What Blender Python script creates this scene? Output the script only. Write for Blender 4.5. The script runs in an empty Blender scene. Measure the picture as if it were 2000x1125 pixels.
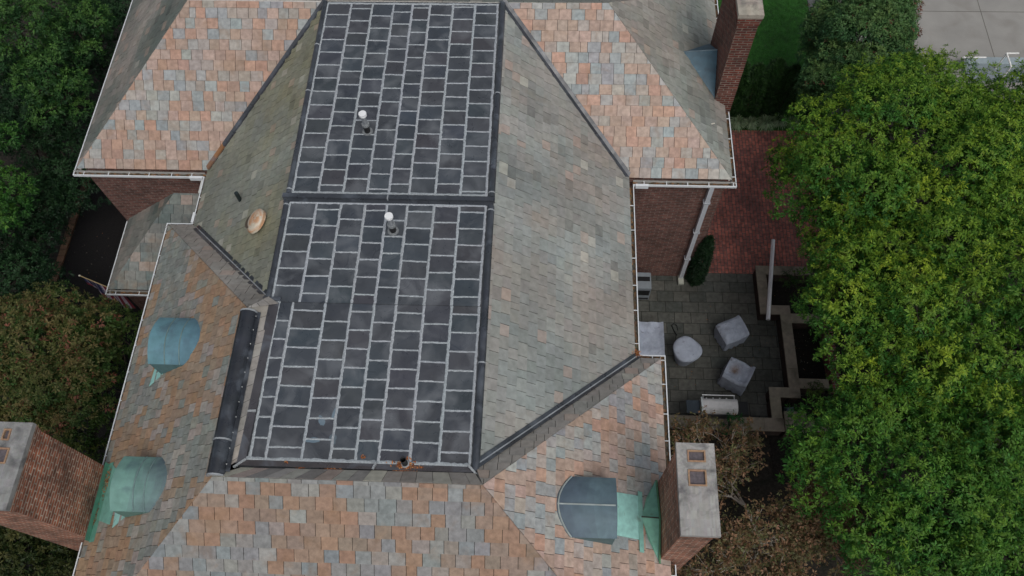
import bpy, math, random
import numpy as np
from mathutils import Vector, Matrix, noise
R = math.radians
rnd = random.Random(7)

# ------------------------------------------------------------------ camera, world, sun, exposure
scene = bpy.context.scene
COL = scene.collection
CM = np.array([[0.9989713, -0.02281663, 0.03918868],
               [0.03807692, 0.89138523, -0.45164424],
               [-0.02462721, 0.45267181, 0.89133705]])
CPOS = np.array([0., 0., 20.8])
FPX = 1589.79
cd = bpy.data.cameras.new('camera'); cam = bpy.data.objects.new('camera', cd); COL.objects.link(cam)
cd.sensor_width = 36; cd.sensor_fit = 'HORIZONTAL'; cd.lens = FPX / 2000 * 36
cd.clip_start = 0.1; cd.clip_end = 1000
m4 = Matrix([list(CM[i]) + [CPOS[i]] for i in range(3)] + [[0, 0, 0, 1]])
cam.matrix_world = m4
scene.camera = cam

SUN_EL, SUN_AZ = R(58), R(150)     # azimuth clockwise from +Y (north); weak sun behind cloud
world = bpy.data.worlds.new("World"); scene.world = world; world.use_nodes = True
wn = world.node_tree.nodes; wl = world.node_tree.links
bg = wn['Background']
sky = wn.new('ShaderNodeTexSky'); sky.sky_type = 'NISHITA'; sky.sun_disc = False
sky.sun_elevation = SUN_EL; sky.sun_rotation = SUN_AZ; sky.dust_density = 4.0; sky.air_density = 1.0
bw = wn.new('ShaderNodeRGBToBW'); mx = wn.new('ShaderNodeMixRGB'); mx.inputs[0].default_value = 0.66
wl.new(sky.outputs[0], bw.inputs[0]); wl.new(sky.outputs[0], mx.inputs[1]); wl.new(bw.outputs[0], mx.inputs[2])
wl.new(mx.outputs[0], bg.inputs[0]); bg.inputs[1].default_value = 0.095
sd = bpy.data.lights.new('sun', 'SUN'); sun = bpy.data.objects.new('sun', sd); COL.objects.link(sun)
sd.energy = 0.55; sd.angle = R(30); sd.color = (1, 0.98, 0.95)
sdir = Vector((math.cos(SUN_EL) * math.sin(SUN_AZ), math.cos(SUN_EL) * math.cos(SUN_AZ), math.sin(SUN_EL)))
sun.rotation_euler = sdir.to_track_quat('Z', 'Y').to_euler(); sun.location = (0, 0, 40)
vs = scene.view_settings
vs.view_transform = 'Standard'; vs.look = 'None'; vs.gamma = 1; vs.exposure = 0.38; vs.use_curve_mapping = False
scene.cycles.max_bounces = 5; scene.cycles.diffuse_bounces = 3; scene.cycles.transparent_max_bounces = 4

# ------------------------------------------------------------------ helpers
def ray(px, py): return CM @ np.array([(px - 1000) / FPX, (562.5 - py) / FPX, -1.])
def U(px, py, z):
    d = ray(px, py); return CPOS + d * ((z - CPOS[2]) / d[2])
def UP(px, py, p0, n):
    d = ray(px, py); n = np.array(n, float); return CPOS + d * (n @ (np.array(p0) - CPOS) / (n @ d))
def lin(r, g, b):
    f = lambda c: (c / 255 / 12.92) if c / 255 <= .04045 else ((c / 255 + .055) / 1.055) ** 2.4
    return (f(r), f(g), f(b))
def jit(c, s, r=rnd):
    k = 1 + r.uniform(-s, s); return tuple(min(1, max(0, v * k * (1 + r.uniform(-s, s) * .25))) for v in c)
def mixc(a, b, t): return tuple(a[i] * (1 - t) + b[i] * t for i in range(3))
def nz(x, y, s): return noise.noise(Vector((x, y, s)))

def newmat(name): 
    m = bpy.data.materials.new(name); m.use_nodes = True
    return m, m.node_tree.nodes, m.node_tree.links, m.node_tree.nodes['Principled BSDF']
def mat_attr(name, rough=.75, nscale=18., namt=.25, bump=.15, bscale=60., metallic=0., spec=.4, stain=None, rvar=0., translucent=0.):
    """surface whose colour comes from the mesh colour attribute, broken up by fine grain"""
    m, n, l, b = newmat(name)
    at = n.new('ShaderNodeAttribute'); at.attribute_name = 'Col'
    tc = n.new('ShaderNodeTexCoord')
    no = n.new('ShaderNodeTexNoise'); no.inputs['Scale'].default_value = nscale; no.inputs['Detail'].default_value = 6
    l.new(tc.outputs['Object'], no.inputs['Vector'])
    mr = n.new('ShaderNodeMapRange'); mr.inputs[1].default_value = .25; mr.inputs[2].default_value = .75
    mr.inputs[3].default_value = 1 - namt; mr.inputs[4].default_value = 1 + namt
    l.new(no.outputs[0], mr.inputs[0])
    mul = n.new('ShaderNodeVectorMath'); mul.operation = 'SCALE'
    l.new(at.outputs['Color'], mul.inputs[0]); l.new(mr.outputs[0], mul.inputs['Scale'])
    out = mul.outputs[0]
    if stain:
        sc, lo, hi, colr, amt = stain
        n2 = n.new('ShaderNodeTexNoise'); n2.inputs['Scale'].default_value = sc; n2.inputs['Detail'].default_value = 5
        n2.inputs['Distortion'].default_value = .6
        l.new(tc.outputs['Object'], n2.inputs['Vector'])
        m2 = n.new('ShaderNodeMapRange'); m2.inputs[1].default_value = lo; m2.inputs[2].default_value = hi; m2.inputs[4].default_value = amt
        l.new(n2.outputs[0], m2.inputs[0])
        mixn = n.new('ShaderNodeMixRGB'); l.new(m2.outputs[0], mixn.inputs[0]); l.new(out, mixn.inputs[1])
        mixn.inputs[2].default_value = (*colr, 1); out = mixn.outputs[0]
    l.new(out, b.inputs['Base Color'])
    b.inputs['Roughness'].default_value = rough; b.inputs['Metallic'].default_value = metallic
    b.inputs['Specular IOR Level'].default_value = spec
    if rvar:
        n3 = n.new('ShaderNodeTexNoise'); n3.inputs['Scale'].default_value = 3; n3.inputs['Detail'].default_value = 4; n3.inputs['Distortion'].default_value = 1.5
        l.new(tc.outputs['Object'], n3.inputs['Vector'])
        m3 = n.new('ShaderNodeMapRange'); m3.inputs[1].default_value = .3; m3.inputs[2].default_value = .7
        m3.inputs[3].default_value = rough - rvar; m3.inputs[4].default_value = rough + rvar
        l.new(n3.outputs[0], m3.inputs[0]); l.new(m3.outputs[0], b.inputs['Roughness'])
    if bump:
        bn = n.new('ShaderNodeTexNoise'); bn.inputs['Scale'].default_value = bscale; bn.inputs['Detail'].default_value = 3
        l.new(tc.outputs['Object'], bn.inputs['Vector'])
        bp = n.new('ShaderNodeBump'); bp.inputs['Strength'].default_value = bump; bp.inputs['Distance'].default_value = .02
        l.new(bn.outputs[0], bp.inputs['Height']); l.new(bp.outputs[0], b.inputs['Normal'])
    if translucent:
        tr = n.new('ShaderNodeBsdfTranslucent'); l.new(out, tr.inputs[0])
        ms = n.new('ShaderNodeMixShader'); ms.inputs[0].default_value = translucent
        l.new(b.outputs[0], ms.inputs[1]); l.new(tr.outputs[0], ms.inputs[2])
        l.new(ms.outputs[0], n['Material Output'].inputs[0])
    return m
def mat_brick(name, c1, c2, mortar, bw_=.22, rh=.075, ms=.012, rough=.85, dirt=(.03, .025, .02), dirtamt=.6, vary=.5, rot=0., dscale=1.2, speck=None):
    m, n, l, b = newmat(name)
    uv = n.new('ShaderNodeUVMap'); uv.uv_map = 'UVMap'
    mp = n.new('ShaderNodeMapping'); mp.inputs['Rotation'].default_value[2] = rot
    l.new(uv.outputs[0], mp.inputs[0])
    wob = n.new('ShaderNodeTexNoise'); wob.inputs['Scale'].default_value = 3.; l.new(mp.outputs[0], wob.inputs[0])
    ws = n.new('ShaderNodeVectorMath'); ws.operation = 'MULTIPLY_ADD'; ws.inputs[1].default_value = (.02, .02, 0)
    l.new(wob.outputs['Color'], ws.inputs[0]); l.new(mp.outputs[0], ws.inputs[2])
    br = n.new('ShaderNodeTexBrick'); br.inputs['Scale'].default_value = 1
    br.inputs['Brick Width'].default_value = bw_; br.inputs['Row Height'].default_value = rh
    br.inputs['Mortar Size'].default_value = ms; br.inputs['Mortar Smooth'].default_value = .3; br.inputs['Bias'].default_value = 0
    br.inputs['Color1'].default_value = (*c1, 1); br.inputs['Color2'].default_value = (*c2, 1); br.inputs['Mortar'].default_value = (*mortar, 1)
    l.new(ws.outputs[0], br.inputs['Vector'])
    tc = n.new('ShaderNodeTexCoord')
    no = n.new('ShaderNodeTexNoise'); no.inputs['Scale'].default_value = dscale; no.inputs['Detail'].default_value = 8; no.inputs['Roughness'].default_value = .65
    l.new(tc.outputs['Object'], no.inputs[0])
    mr = n.new('ShaderNodeMapRange'); mr.inputs[1].default_value = .42; mr.inputs[2].default_value = .68; mr.inputs[4].default_value = dirtamt
    l.new(no.outputs[0], mr.inputs[0])
    mxn = n.new('ShaderNodeMixRGB'); l.new(mr.outputs[0], mxn.inputs[0]); l.new(br.outputs['Color'], mxn.inputs[1]); mxn.inputs[2].default_value = (*dirt, 1)
    n2 = n.new('ShaderNodeTexNoise'); n2.inputs['Scale'].default_value = 9; n2.inputs['Detail'].default_value = 5; l.new(tc.outputs['Object'], n2.inputs[0])
    m2 = n.new('ShaderNodeMapRange'); m2.inputs[1].default_value = .3; m2.inputs[2].default_value = .7; m2.inputs[3].default_value = 1 - vary; m2.inputs[4].default_value = 1 + vary
    l.new(n2.outputs[0], m2.inputs[0])
    sc = n.new('ShaderNodeVectorMath'); sc.operation = 'SCALE'; l.new(mxn.outputs[0], sc.inputs[0]); l.new(m2.outputs[0], sc.inputs['Scale'])
    l.new(sc.outputs[0], b.inputs['Base Color']); b.inputs['Roughness'].default_value = rough
    b.inputs['Specular IOR Level'].default_value = .3
    bp = n.new('ShaderNodeBump'); bp.inputs['Strength'].default_value = .6; bp.inputs['Distance'].default_value = .01; bp.invert = True
    l.new(br.outputs['Fac'], bp.inputs['Height']); l.new(bp.outputs[0], b.inputs['Normal'])
    return m

class MB:
    def __init__(s): s.v = []; s.f = []; s.m = []; s.c = []; s.sm = []
    def poly(s, pts, col=(.5, .5, .5), mi=0, smooth=False):
        i = len(s.v); s.v += [tuple(p) for p in pts]; s.f.append(list(range(i, i + len(pts)))); s.c.append(col); s.m.append(mi); s.sm.append(smooth)
    def grid(s, rows, col, mi=0, smooth=True, closed=False):
        """rows: list of equal-length point lists, shared vertices"""
        i = len(s.v); w = len(rows[0])
        for r_ in rows: s.v += [tuple(p) for p in r_]
        for a in range(len(rows) - 1):
            for b in range(w if closed else w - 1):
                b2 = (b + 1) % w
                s.f.append([i + a * w + b, i + a * w + b2, i + (a + 1) * w + b2, i + (a + 1) * w + b])
                s.c.append(col(a, b) if callable(col) else col); s.m.append(mi); s.sm.append(smooth)
    def obox(s, o, ux, uy, uz, x0, x1, y0, y1, z0, z1, col=(.5, .5, .5), mi=0):
        o = Vector(o); ux = Vector(ux); uy = Vector(uy); uz = Vector(uz)
        P = [o + ux * x + uy * y + uz * z for z in (z0, z1) for y in (y0, y1) for x in (x0, x1)]
        i = len(s.v); s.v += [tuple(p) for p in P]
        for q in ((0, 2, 3, 1), (4, 5, 7, 6), (0, 1, 5, 4), (2, 6, 7, 3), (0, 4, 6, 2), (1, 3, 7, 5)):
            s.f.append([i + k for k in q]); s.c.append(col); s.m.append(mi); s.sm.append(False)
    def box(s, x0, x1, y0, y1, z0, z1, col=(.5, .5, .5), mi=0):
        s.obox((0, 0, 0), (1, 0, 0), (0, 1, 0), (0, 0, 1), x0, x1, y0, y1, z0, z1, col, mi)
    def tube(s, pts, rad, seg=8, col=(.5, .5, .5), mi=0, cap=True, half=False):
        pts = [Vector(p) for p in pts]; rows = []
        for k, p in enumerate(pts):
            d = (pts[min(k + 1, len(pts) - 1)] - pts[max(k - 1, 0)]).normalized()
            up = Vector((0, 0, 1)) if abs(d.z) < .95 else Vector((0, 1, 0))
            a = d.cross(up).normalized(); b = a.cross(d).normalized()
            r_ = rad[k] if isinstance(rad, (list, tuple)) else rad
            n_ = seg
            rows.append([p + (a * math.cos(t) + b * math.sin(t)) * r_ for t in [2 * math.pi * j / n_ for j in range(n_)]])
        s.grid(rows, col, mi, True, closed=True)
        if cap:
            s.poly(rows[0][::-1], col if not callable(col) else col(0, 0), mi); s.poly(rows[-1], col if not callable(col) else col(len(pts) - 2, 0), mi)
    def build(s, name, mats, parent=None, origin=None):
        me = bpy.data.meshes.new(name)
        o3 = np.array(origin if origin is not None else (0, 0, 0), float)
        V = np.array(s.v, float) - o3
        me.from_pydata([tuple(p) for p in V], [], s.f)
        mats = mats if isinstance(mats, (list, tuple)) else [mats]
        for m in mats: me.materials.append(m)
        me.polygons.foreach_set('material_index', s.m); me.polygons.foreach_set('use_smooth', s.sm)
        at = me.attributes.new('Col', 'FLOAT_COLOR', 'FACE')
        at.data.foreach_set('color', np.array([(*c, 1) for c in s.c], dtype=np.float32).ravel())
        uvl = me.uv_layers.new(name='UVMap'); W = np.array(s.v, float)
        uv = []
        for f in s.f:
            p0, p1, p2 = W[f[0]], W[f[1]], W[f[2]]
            nn = np.abs(np.cross(p1 - p0, p2 - p0))
            a = int(np.argmax(nn))
            for k in f:
                p = W[k]; uv += ([p[1], p[2]] if a == 0 else [p[0], p[2]] if a == 1 else [p[0], p[1]])
        uvl.data.foreach_set('uv', np.array(uv, dtype=np.float32))
        me.update()
        o = bpy.data.objects.new(name, me); COL.objects.link(o)
        if parent is not None: o.parent = parent
        return o
def tag(o, label=None, cat=None, group=None, kind=None):
    if label: o['label'] = label
    if cat: o['category'] = cat
    if group: o['group'] = group
    if kind: o['kind'] = kind
    return o
def empty(name, loc, rz=0.):
    o = bpy.data.objects.new(name, None); COL.objects.link(o); o.location = loc; o.rotation_euler = (0, 0, rz); o.empty_display_size = .2
    return o
def quads_obj(name, V, C, mat, parent=None, n=4, smooth=False):
    """V: (F,n,3) unshared polygons, C: (F,3) colours"""
    F = len(V); me = bpy.data.meshes.new(name)
    me.vertices.add(F * n); me.vertices.foreach_set('co', V.reshape(-1).astype(np.float32))
    me.loops.add(F * n); me.loops.foreach_set('vertex_index', np.arange(F * n, dtype=np.int32))
    me.polygons.add(F); me.polygons.foreach_set('loop_start', np.arange(0, F * n, n, dtype=np.int32))
    try: me.polygons.foreach_set('loop_total', np.full(F, n, dtype=np.int32))
    except Exception: pass
    me.materials.append(mat)
    me.update(calc_edges=True); me.validate()
    at = me.attributes.new('Col', 'FLOAT_COLOR', 'FACE')
    at.data.foreach_set('color', np.c_[np.clip(C, 0, 1), np.ones(F)].astype(np.float32).ravel())
    o = bpy.data.objects.new(name, me); COL.objects.link(o)
    if parent is not None: o.parent = parent
    return o

# ------------------------------------------------------------------ materials
M = {}
M['slate'] = mat_attr('slate', rough=.62, nscale=11, namt=.26, bump=.25, bscale=35, spec=.35, stain=(2.4, .54, .72, lin(140, 108, 78), .34))
M['slate_grey'] = mat_attr('weathered_slate', rough=.6, nscale=8, namt=.2, bump=.25, bscale=35, spec=.35, stain=(1.3, .6, .78, lin(132, 114, 90), .26))
M['deck'] = mat_attr('underlay', rough=.9, bump=0)
M['membrane'] = mat_attr('roof_membrane', rough=.4, nscale=2.4, namt=.2, bump=.3, bscale=3.5, spec=.6, stain=(1.9, .48, .72, lin(118, 122, 126), .58), rvar=.22)  # pale scuffs, plus cloudy patches that paint sky sheen into the colour
M['seal'] = mat_attr('sealant', rough=.75, nscale=30, namt=.28, bump=.5, bscale=45)
M['darkmetal'] = mat_attr('dark_sheet_metal', rough=.36, nscale=3, namt=.3, bump=.25, bscale=6, spec=.6, rvar=.16, stain=(2.2, .52, .75, lin(112, 120, 130), .55))
M['white'] = mat_attr('white_paint', rough=.4, nscale=10, namt=.06, bump=.03)
M['litter'] = mat_attr('dead_leaves', rough=.9, nscale=40, namt=.45, bump=.4, bscale=50)
M['copper'] = mat_attr('patina_copper', rough=.6, nscale=5, namt=.2, bump=.08, bscale=10, stain=(2.6, .5, .7, lin(74, 90, 102), .6))
M['verdigris'] = mat_attr('verdigris_copper', rough=.7, nscale=8, namt=.2, bump=.08, bscale=10, stain=(6, .64, .76, lin(96, 78, 52), .5))
M['bluecopper'] = mat_attr('blue_copper', rough=.5, nscale=6, namt=.2, bump=.06, bscale=10, stain=(3., .5, .7, lin(50, 72, 84), .6))
M['concrete'] = mat_attr('concrete', rough=.85, nscale=5, namt=.2, bump=.4, bscale=40, stain=(3., .5, .68, lin(70, 70, 72), .75))
M['terracotta'] = mat_attr('flue_clay', rough=.8, nscale=20, namt=.3, bump=.2)
M['plain'] = mat_attr('painted_surface', rough=.5, nscale=12, namt=.1, bump=.05)
M['steel'] = mat_attr('brushed_steel', rough=.3, nscale=20, namt=.08, bump=.03, metallic=.6)
M['fabric'] = mat_attr('cover_fabric', rough=.8, nscale=6, namt=.16, bump=.5, bscale=9, stain=(7, .62, .72, lin(90, 84, 84), .6))
M['flagcloth'] = mat_attr('flag_cloth', rough=.8, nscale=20, namt=.1, bump=.05)
M['leaf'] = mat_attr('foliage', rough=.55, nscale=8, namt=.2, bump=0, spec=.3, translucent=.25)
M['bark'] = mat_attr('bark', rough=.9, nscale=14, namt=.35, bump=.5, bscale=30)
M['stonecap'] = mat_attr('cap_stone', rough=.8, nscale=9, namt=.2, bump=.3, bscale=30, stain=(2., .52, .7, lin(66, 64, 52), .6))
M['brick_red'] = mat_brick('red_brick', lin(120, 62, 50), lin(84, 46, 42), lin(128, 118, 108), dirtamt=.45, vary=.3)
M['brick_wall'] = mat_brick('house_brick', lin(124, 84, 74), lin(98, 68, 62), lin(126, 116, 110), dirtamt=.35, vary=.3, ms=.01)
M['brick_chim'] = mat_brick('chimney_brick', lin(172, 102, 74), lin(124, 78, 62), lin(176, 158, 142), dirtamt=.75, vary=.4, dirt=lin(66, 52, 46), ms=.014, dscale=1.6)
M['brick_pave'] = mat_brick('brick_paving', lin(186, 110, 96), lin(140, 90, 84), lin(98, 88, 82), bw_=.2, rh=.1, ms=.012, dirtamt=.55, dirt=lin(72, 52, 50), vary=.35, rot=R(90), rough=.7)
M['paver'] = mat_brick('stone_pavers', lin(92, 92, 86), lin(72, 76, 72), lin(34, 34, 32), bw_=.46, rh=.33, ms=.009, dirtamt=.5, dirt=lin(62, 60, 54), vary=.25, rough=.6)
M['planter_brick'] = mat_brick('dark_brick', lin(72, 52, 46), lin(54, 42, 38), lin(60, 54, 50), dirtamt=.5, vary=.3)

# ------------------------------------------------------------------ the setting
def sheet(name, pts, z, mat, col, kind='structure', thick=0):
    mb = MB()
    if thick:
        top = [(p[0], p[1], z) for p in pts]; mb.poly(top, col)
        for i in range(len(pts)):
            a, b = pts[i], pts[(i + 1) % len(pts)]
            mb.poly([(a[0], a[1], z), (a[0], a[1], z - thick), (b[0], b[1], z - thick), (b[0], b[1], z)], col)
    else: mb.poly([(p[0], p[1], z) for p in pts], col)
    return tag(mb.build(name, mat), kind=kind)
def rect(x0, x1, y0, y1): return [(x0, y0), (x1, y0), (x1, y1), (x0, y1)]
M['soil'] = mat_attr('dark_mulch', rough=.95, nscale=14, namt=.6, bump=.8, bscale=30, stain=(3, .5, .7, lin(24, 28, 18), .8))
M['grassmat'] = mat_attr('turf', rough=.95, nscale=6, namt=.4, bump=.6, bscale=60, stain=(2.5, .5, .7, lin(30, 58, 22), .7))
M['drive'] = mat_attr('driveway_concrete', rough=.85, nscale=1.2, namt=.12, bump=.3, bscale=50, stain=(1.4, .5, .8, lin(118, 112, 104), .45))
sheet('ground', rect(-150, 150, -150, 150), -.012, M['soil'], lin(44, 40, 34))
sheet('lawn', rect(4.6, 8.85, 15.6, 40), 0.0, M['grassmat'], lin(44, 92, 32))
sheet('path', [(8.85, 14.5), (9.55, 14.5), (9.55, 40), (8.85, 40)], .03, M['concrete'], lin(92, 94, 92), thick=.06)
sheet('driveway', [(17, -10), (40, -10), (40, 40), (9.62, 40), (9.62, 18.2), (12.4, 17.6), (17, 17.6)], .012, M['drive'], lin(148, 146, 141), thick=.05)
mb = MB()
for yy in (19.0, 21.45): mb.box(10, 30, yy, yy + .02, .0, .0145, lin(92, 88, 80))
mb.box(14.6, 14.62, 10, 35, .0, .0145, lin(92, 88, 80))
tag(mb.build('driveway_joints', M['plain']), kind='structure')
sheet('brick_terrace', rect(2.2, 9.2, 11.17, 16.3), .006, M['brick_pave'], (1, 1, 1))
sheet('patio', rect(1.8, 5.98, 6.55, 11.16), .01, M['paver'], (1, 1, 1))
sheet('patio_recess', rect(5.98, 6.47, 7.5, 9.7), .0125, M['paver'], (1, 1, 1))
sheet('mulch_bed', rect(5.95, 11.3, 5.2, 11.17), .002, M['soil'], lin(30, 26, 22))
# forecourt on the left, bordered by a brick edging
M['tar'] = mat_attr('wet_mulch', rough=.85, nscale=40, namt=.8, bump=.8, bscale=60, spec=.3)
sheet('forecourt', rect(-14.2, -8, 2, 24), .004, M['tar'], lin(24, 22, 22))
edg = MB()
for k in range(75):
    y = 4 + k * .22; c = jit(lin(104, 80, 62), .25)
    edg.box(-14.42 + .01 * math.sin(k * .3), -14.22 + .01 * math.sin(k * .3), y, y + .205, -.01, .05 + rnd.uniform(-.008, .008), c)
tag(edg.build('brick_edging', M['litter']), kind='structure')

# ------------------------------------------------------------------ the house
K = .81566; EZ = 4.8
a_, n_, b_, s1, c_, d_, s2, e_, g_ = -11.42, 10.89, -8.21, 9.60, -8.80, 2.056, 6.60, 4.45, 2.59
p_, q_, m_, r_, wE, wW, u_ = -5.11, -1.07, 8.73, -5.36, 3.15, 3.12, -.92
HF = 7.351; RZ = 7.63; YR = 3.09; YS = -.38
house = empty('house', (-3, 6, 0)); HO = (-3, 6, 0)
tag(house, 'large brick house with multicoloured slate hip roofs around a dark panelled flat roof', 'house')
def hp(mb, name, mat, label=None, parent=None):
    o = mb.build(name, mat, parent or house, HO)
    if label: o['label'] = label
    return o

OR = [lin(184, 154, 136), lin(178, 150, 132), lin(190, 162, 146), lin(184, 146, 126), lin(186, 158, 144), lin(194, 150, 126), lin(180, 154, 138)]
TN = [lin(172, 142, 112), lin(180, 146, 112), lin(164, 140, 116), lin(176, 138, 104), lin(168, 146, 122)]
BR = [lin(182, 150, 126), lin(188, 148, 120), lin(176, 150, 130), lin(182, 142, 114), lin(172, 150, 132)]
GB = [lin(156, 162, 162), lin(148, 158, 160), lin(166, 168, 164), lin(160, 160, 156), lin(152, 154, 156)]
GG = [lin(150, 156, 148), lin(142, 150, 144), lin(156, 156, 146), lin(138, 144, 138)]
PK = [lin(174, 164, 156), lin(170, 158, 148), lin(176, 168, 160)]
def pal_mix(seed, po=.55, sx=1.2, sy=1.2, con=1.6, ob=1., gb=1., A=None, G=None, rn=.3):
    def f(s, t):
        k = po + con * .35 * nz(s * sx, t * sy, seed) + con * .2 * nz(s * sx * 3, t * sy * 3, seed + 2) + rnd.uniform(-rn, rn)
        if k > .52: c = mixc(rnd.choice(A or OR), lin(160, 158, 154), .14 if A is None else .08); c = tuple(v * ob for v in c)
        elif k > .38 and rnd.random() < .6: c = tuple(v * ob for v in rnd.choice(PK))
        else: c = tuple(v * gb for v in rnd.choice(G or GB))
        return jit(mixc(c, tuple(v * ob for v in lin(166, 156, 146)), .15), .09)
    return f
def pal_grey(seed, base, var=.06, odd=.05, dark=0.05, alt=None):
    base = tuple(v * 1.25 for v in base); alt = tuple(v * 1.2 for v in (alt or lin(142, 134, 126)))
    def f(s, t):
        k = .7 * nz(s * .45, t * .45, seed) + .5 * nz(s * 1.6, t * 1.6, seed + 4)
        c = mixc(base, alt, max(0, min(.85, .35 + k * 1.3)))
        c = tuple(v * (1 + .3 * nz(s * .8 + 9, t * .8, seed + 7)) for v in c)
        q = rnd.random()
        if q < odd * .5: c = mixc(c, lin(190, 186, 172), .45)
        elif q < odd * .5 + dark: c = tuple(v * .78 for v in c)
        elif q < odd * .5 + dark + .04: c = mixc(c, lin(184, 156, 140), .4)
        return jit(c, var)
    return f
def clip(poly, a, b):
    """keep the part of poly left of a->b"""
    out = []; ex, ey = b[0] - a[0], b[1] - a[1]
    side = lambda p: ex * (p[1] - a[1]) - ey * (p[0] - a[0])
    for i in range(len(poly)):
        p, q = poly[i], poly[(i + 1) % len(poly)]; sp, sq = side(p), side(q)
        if sp >= 0: out.append(p)
        if (sp >= 0) != (sq >= 0):
            t = sp / (sp - sq); out.append((p[0] + t * (q[0] - p[0]), p[1] + t * (q[1] - p[1])))
    return out
def roof_face(pts, pal, w=.25, ex=.23, inset=.13, mat='slate', thick=.016, gap=.009, name='roof_slope', label=None, tjit=.004, wj=.16, t0=None):
    pts = [Vector(p) for p in pts]
    o = pts[0]; es = (pts[1] - pts[0]).normalized(); nn = (pts[1] - pts[0]).cross(pts[-1] - pts[0]).normalized(); et = nn.cross(es)
    P2 = [((p - o).dot(es), (p - o).dot(et)) for p in pts]
    if inset: P2 = clip(P2, (-50, inset / math.cos(math.atan(K)) if abs(nn.z) > .1 else inset), (50, inset / math.cos(math.atan(K))))
    mb = MB()
    w3 = lambda p, h: o + es * p[0] + et * p[1] + nn * h
    mb.poly([w3(p, -.004) for p in P2], lin(40, 38, 34), 1)
    mb.poly([w3(p, -.09) for p in P2][::-1], lin(120, 110, 100), 1)
    for i in range(len(P2)):
        j = (i + 1) % len(P2); mb.poly([w3(P2[i], -.004), w3(P2[i], -.09), w3(P2[j], -.09), w3(P2[j], -.004)], lin(190, 188, 182), 1)
    smin = min(p[0] for p in P2); smax = max(p[0] for p in P2); tmin = min(p[1] for p in P2); tmax = max(p[1] for p in P2)
    t = tmin; row = 0
    while t < tmax:
        e = ex * (1 + rnd.uniform(-.03, .03)); s = smin - w * (row % 2) * .5 - rnd.uniform(0, w * .6)
        while s < smax:
            ww = w * (1 + rnd.uniform(-wj, wj))
            if rnd.random() < .04: ww *= .6
            y0 = t + rnd.uniform(-tjit, tjit)
            q = [(s + gap / 2, y0), (s + ww - gap / 2, y0), (s + ww - gap / 2, t + e), (s + gap / 2, t + e)]
            for i in range(len(P2)):
                q = clip(q, P2[i], P2[(i + 1) % len(P2)])
                if len(q) < 3: break
            if len(q) >= 3:
                c = pal(s + ww / 2, t + e / 2)
                h0 = thick * rnd.uniform(.8, 1.3); tw = rnd.uniform(-.003, .003)
                hh = lambda p: .002 + max(.001, h0 * (1 - (p[1] - t) / (e * 1.25)) + tw * (p[0] - s) / ww)
                top = [w3(p, hh(p)) for p in q]; mb.poly(top, c)
                for i in range(len(q)):
                    j = (i + 1) % len(q); mb.poly([top[i], w3(q[i], -.003), w3(q[j], -.003), top[j]], tuple(v * .8 for v in c))
            s += ww
        t += e; row += 1
    return hp(mb, name, [M[mat], M['deck']], label)

n2 = n_ + 2 * wE
grE = lin(125, 130, 127); grW = lin(122, 125, 116)
roof_face([(d_, s2, EZ), (d_, n_, EZ), (q_, n_ + 3.13, HF), (q_, s2 - 3.13, HF)], pal_grey(3, grE, odd=.03, dark=.045, var=.055), w=.25, ex=.22, mat='slate_grey', label='broad grey green roof slope right of the flat roof')
roof_face([(b_, n_, EZ), (b_, s1, EZ), (p_, s1 - 3.1, HF), (p_, n_ + 3.1, HF)], pal_grey(8, grW, odd=.04, dark=.02, alt=lin(126, 124, 100)), w=.2, ex=.2, mat='slate_grey', label='olive grey roof slope carrying the domed vent')
roof_face([(a_, n_, EZ), (b_, n_, EZ), (p_, n_ + 3.1, HF), (a_ + wW, n_ + wW, HF)], pal_mix(11, .54, con=1.4, ob=.86, gb=.92), w=.255, ex=.232, label='salmon and blue grey roof slope at the upper left')
roof_face([(d_, n_, EZ), (e_, n_, EZ), (e_ - wE, n_ + wE, HF), (q_, n_ + 3.13, HF)], pal_mix(15, .52, con=1.4, ob=.92, gb=.98), w=.27, ex=.235, label='salmon and blue grey roof slope at the upper right')
roof_face([(e_, n_, EZ), (e_, n2, EZ), (e_ - wE, n_ + wE, HF)], pal_grey(21, lin(124, 128, 122), odd=.03), w=.24, ex=.2, mat='slate_grey', label='grey roof slope beside the upper right chimney')
roof_face([(a_, n_ + 2 * wW, EZ), (a_, n_, EZ), (a_ + wW, n_ + wW, HF)], pal_grey(24, lin(98, 104, 98), odd=.02), w=.24, ex=.2, mat='slate_grey', label='dark grey roof slope at the upper left corner')
for x0, x1, xa, xb in ((a_, -3.2, a_ + wW, -3.2), (-3.2, e_, -3.2, e_ - wE)):
    roof_face([(x1, n2, EZ), (x0, n2, EZ), (xa, n_ + wE, HF), (xb, n_ + wE, HF)], pal_grey(27, lin(120, 124, 118)), mat='slate_grey', w=.3, ex=.3)
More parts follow.
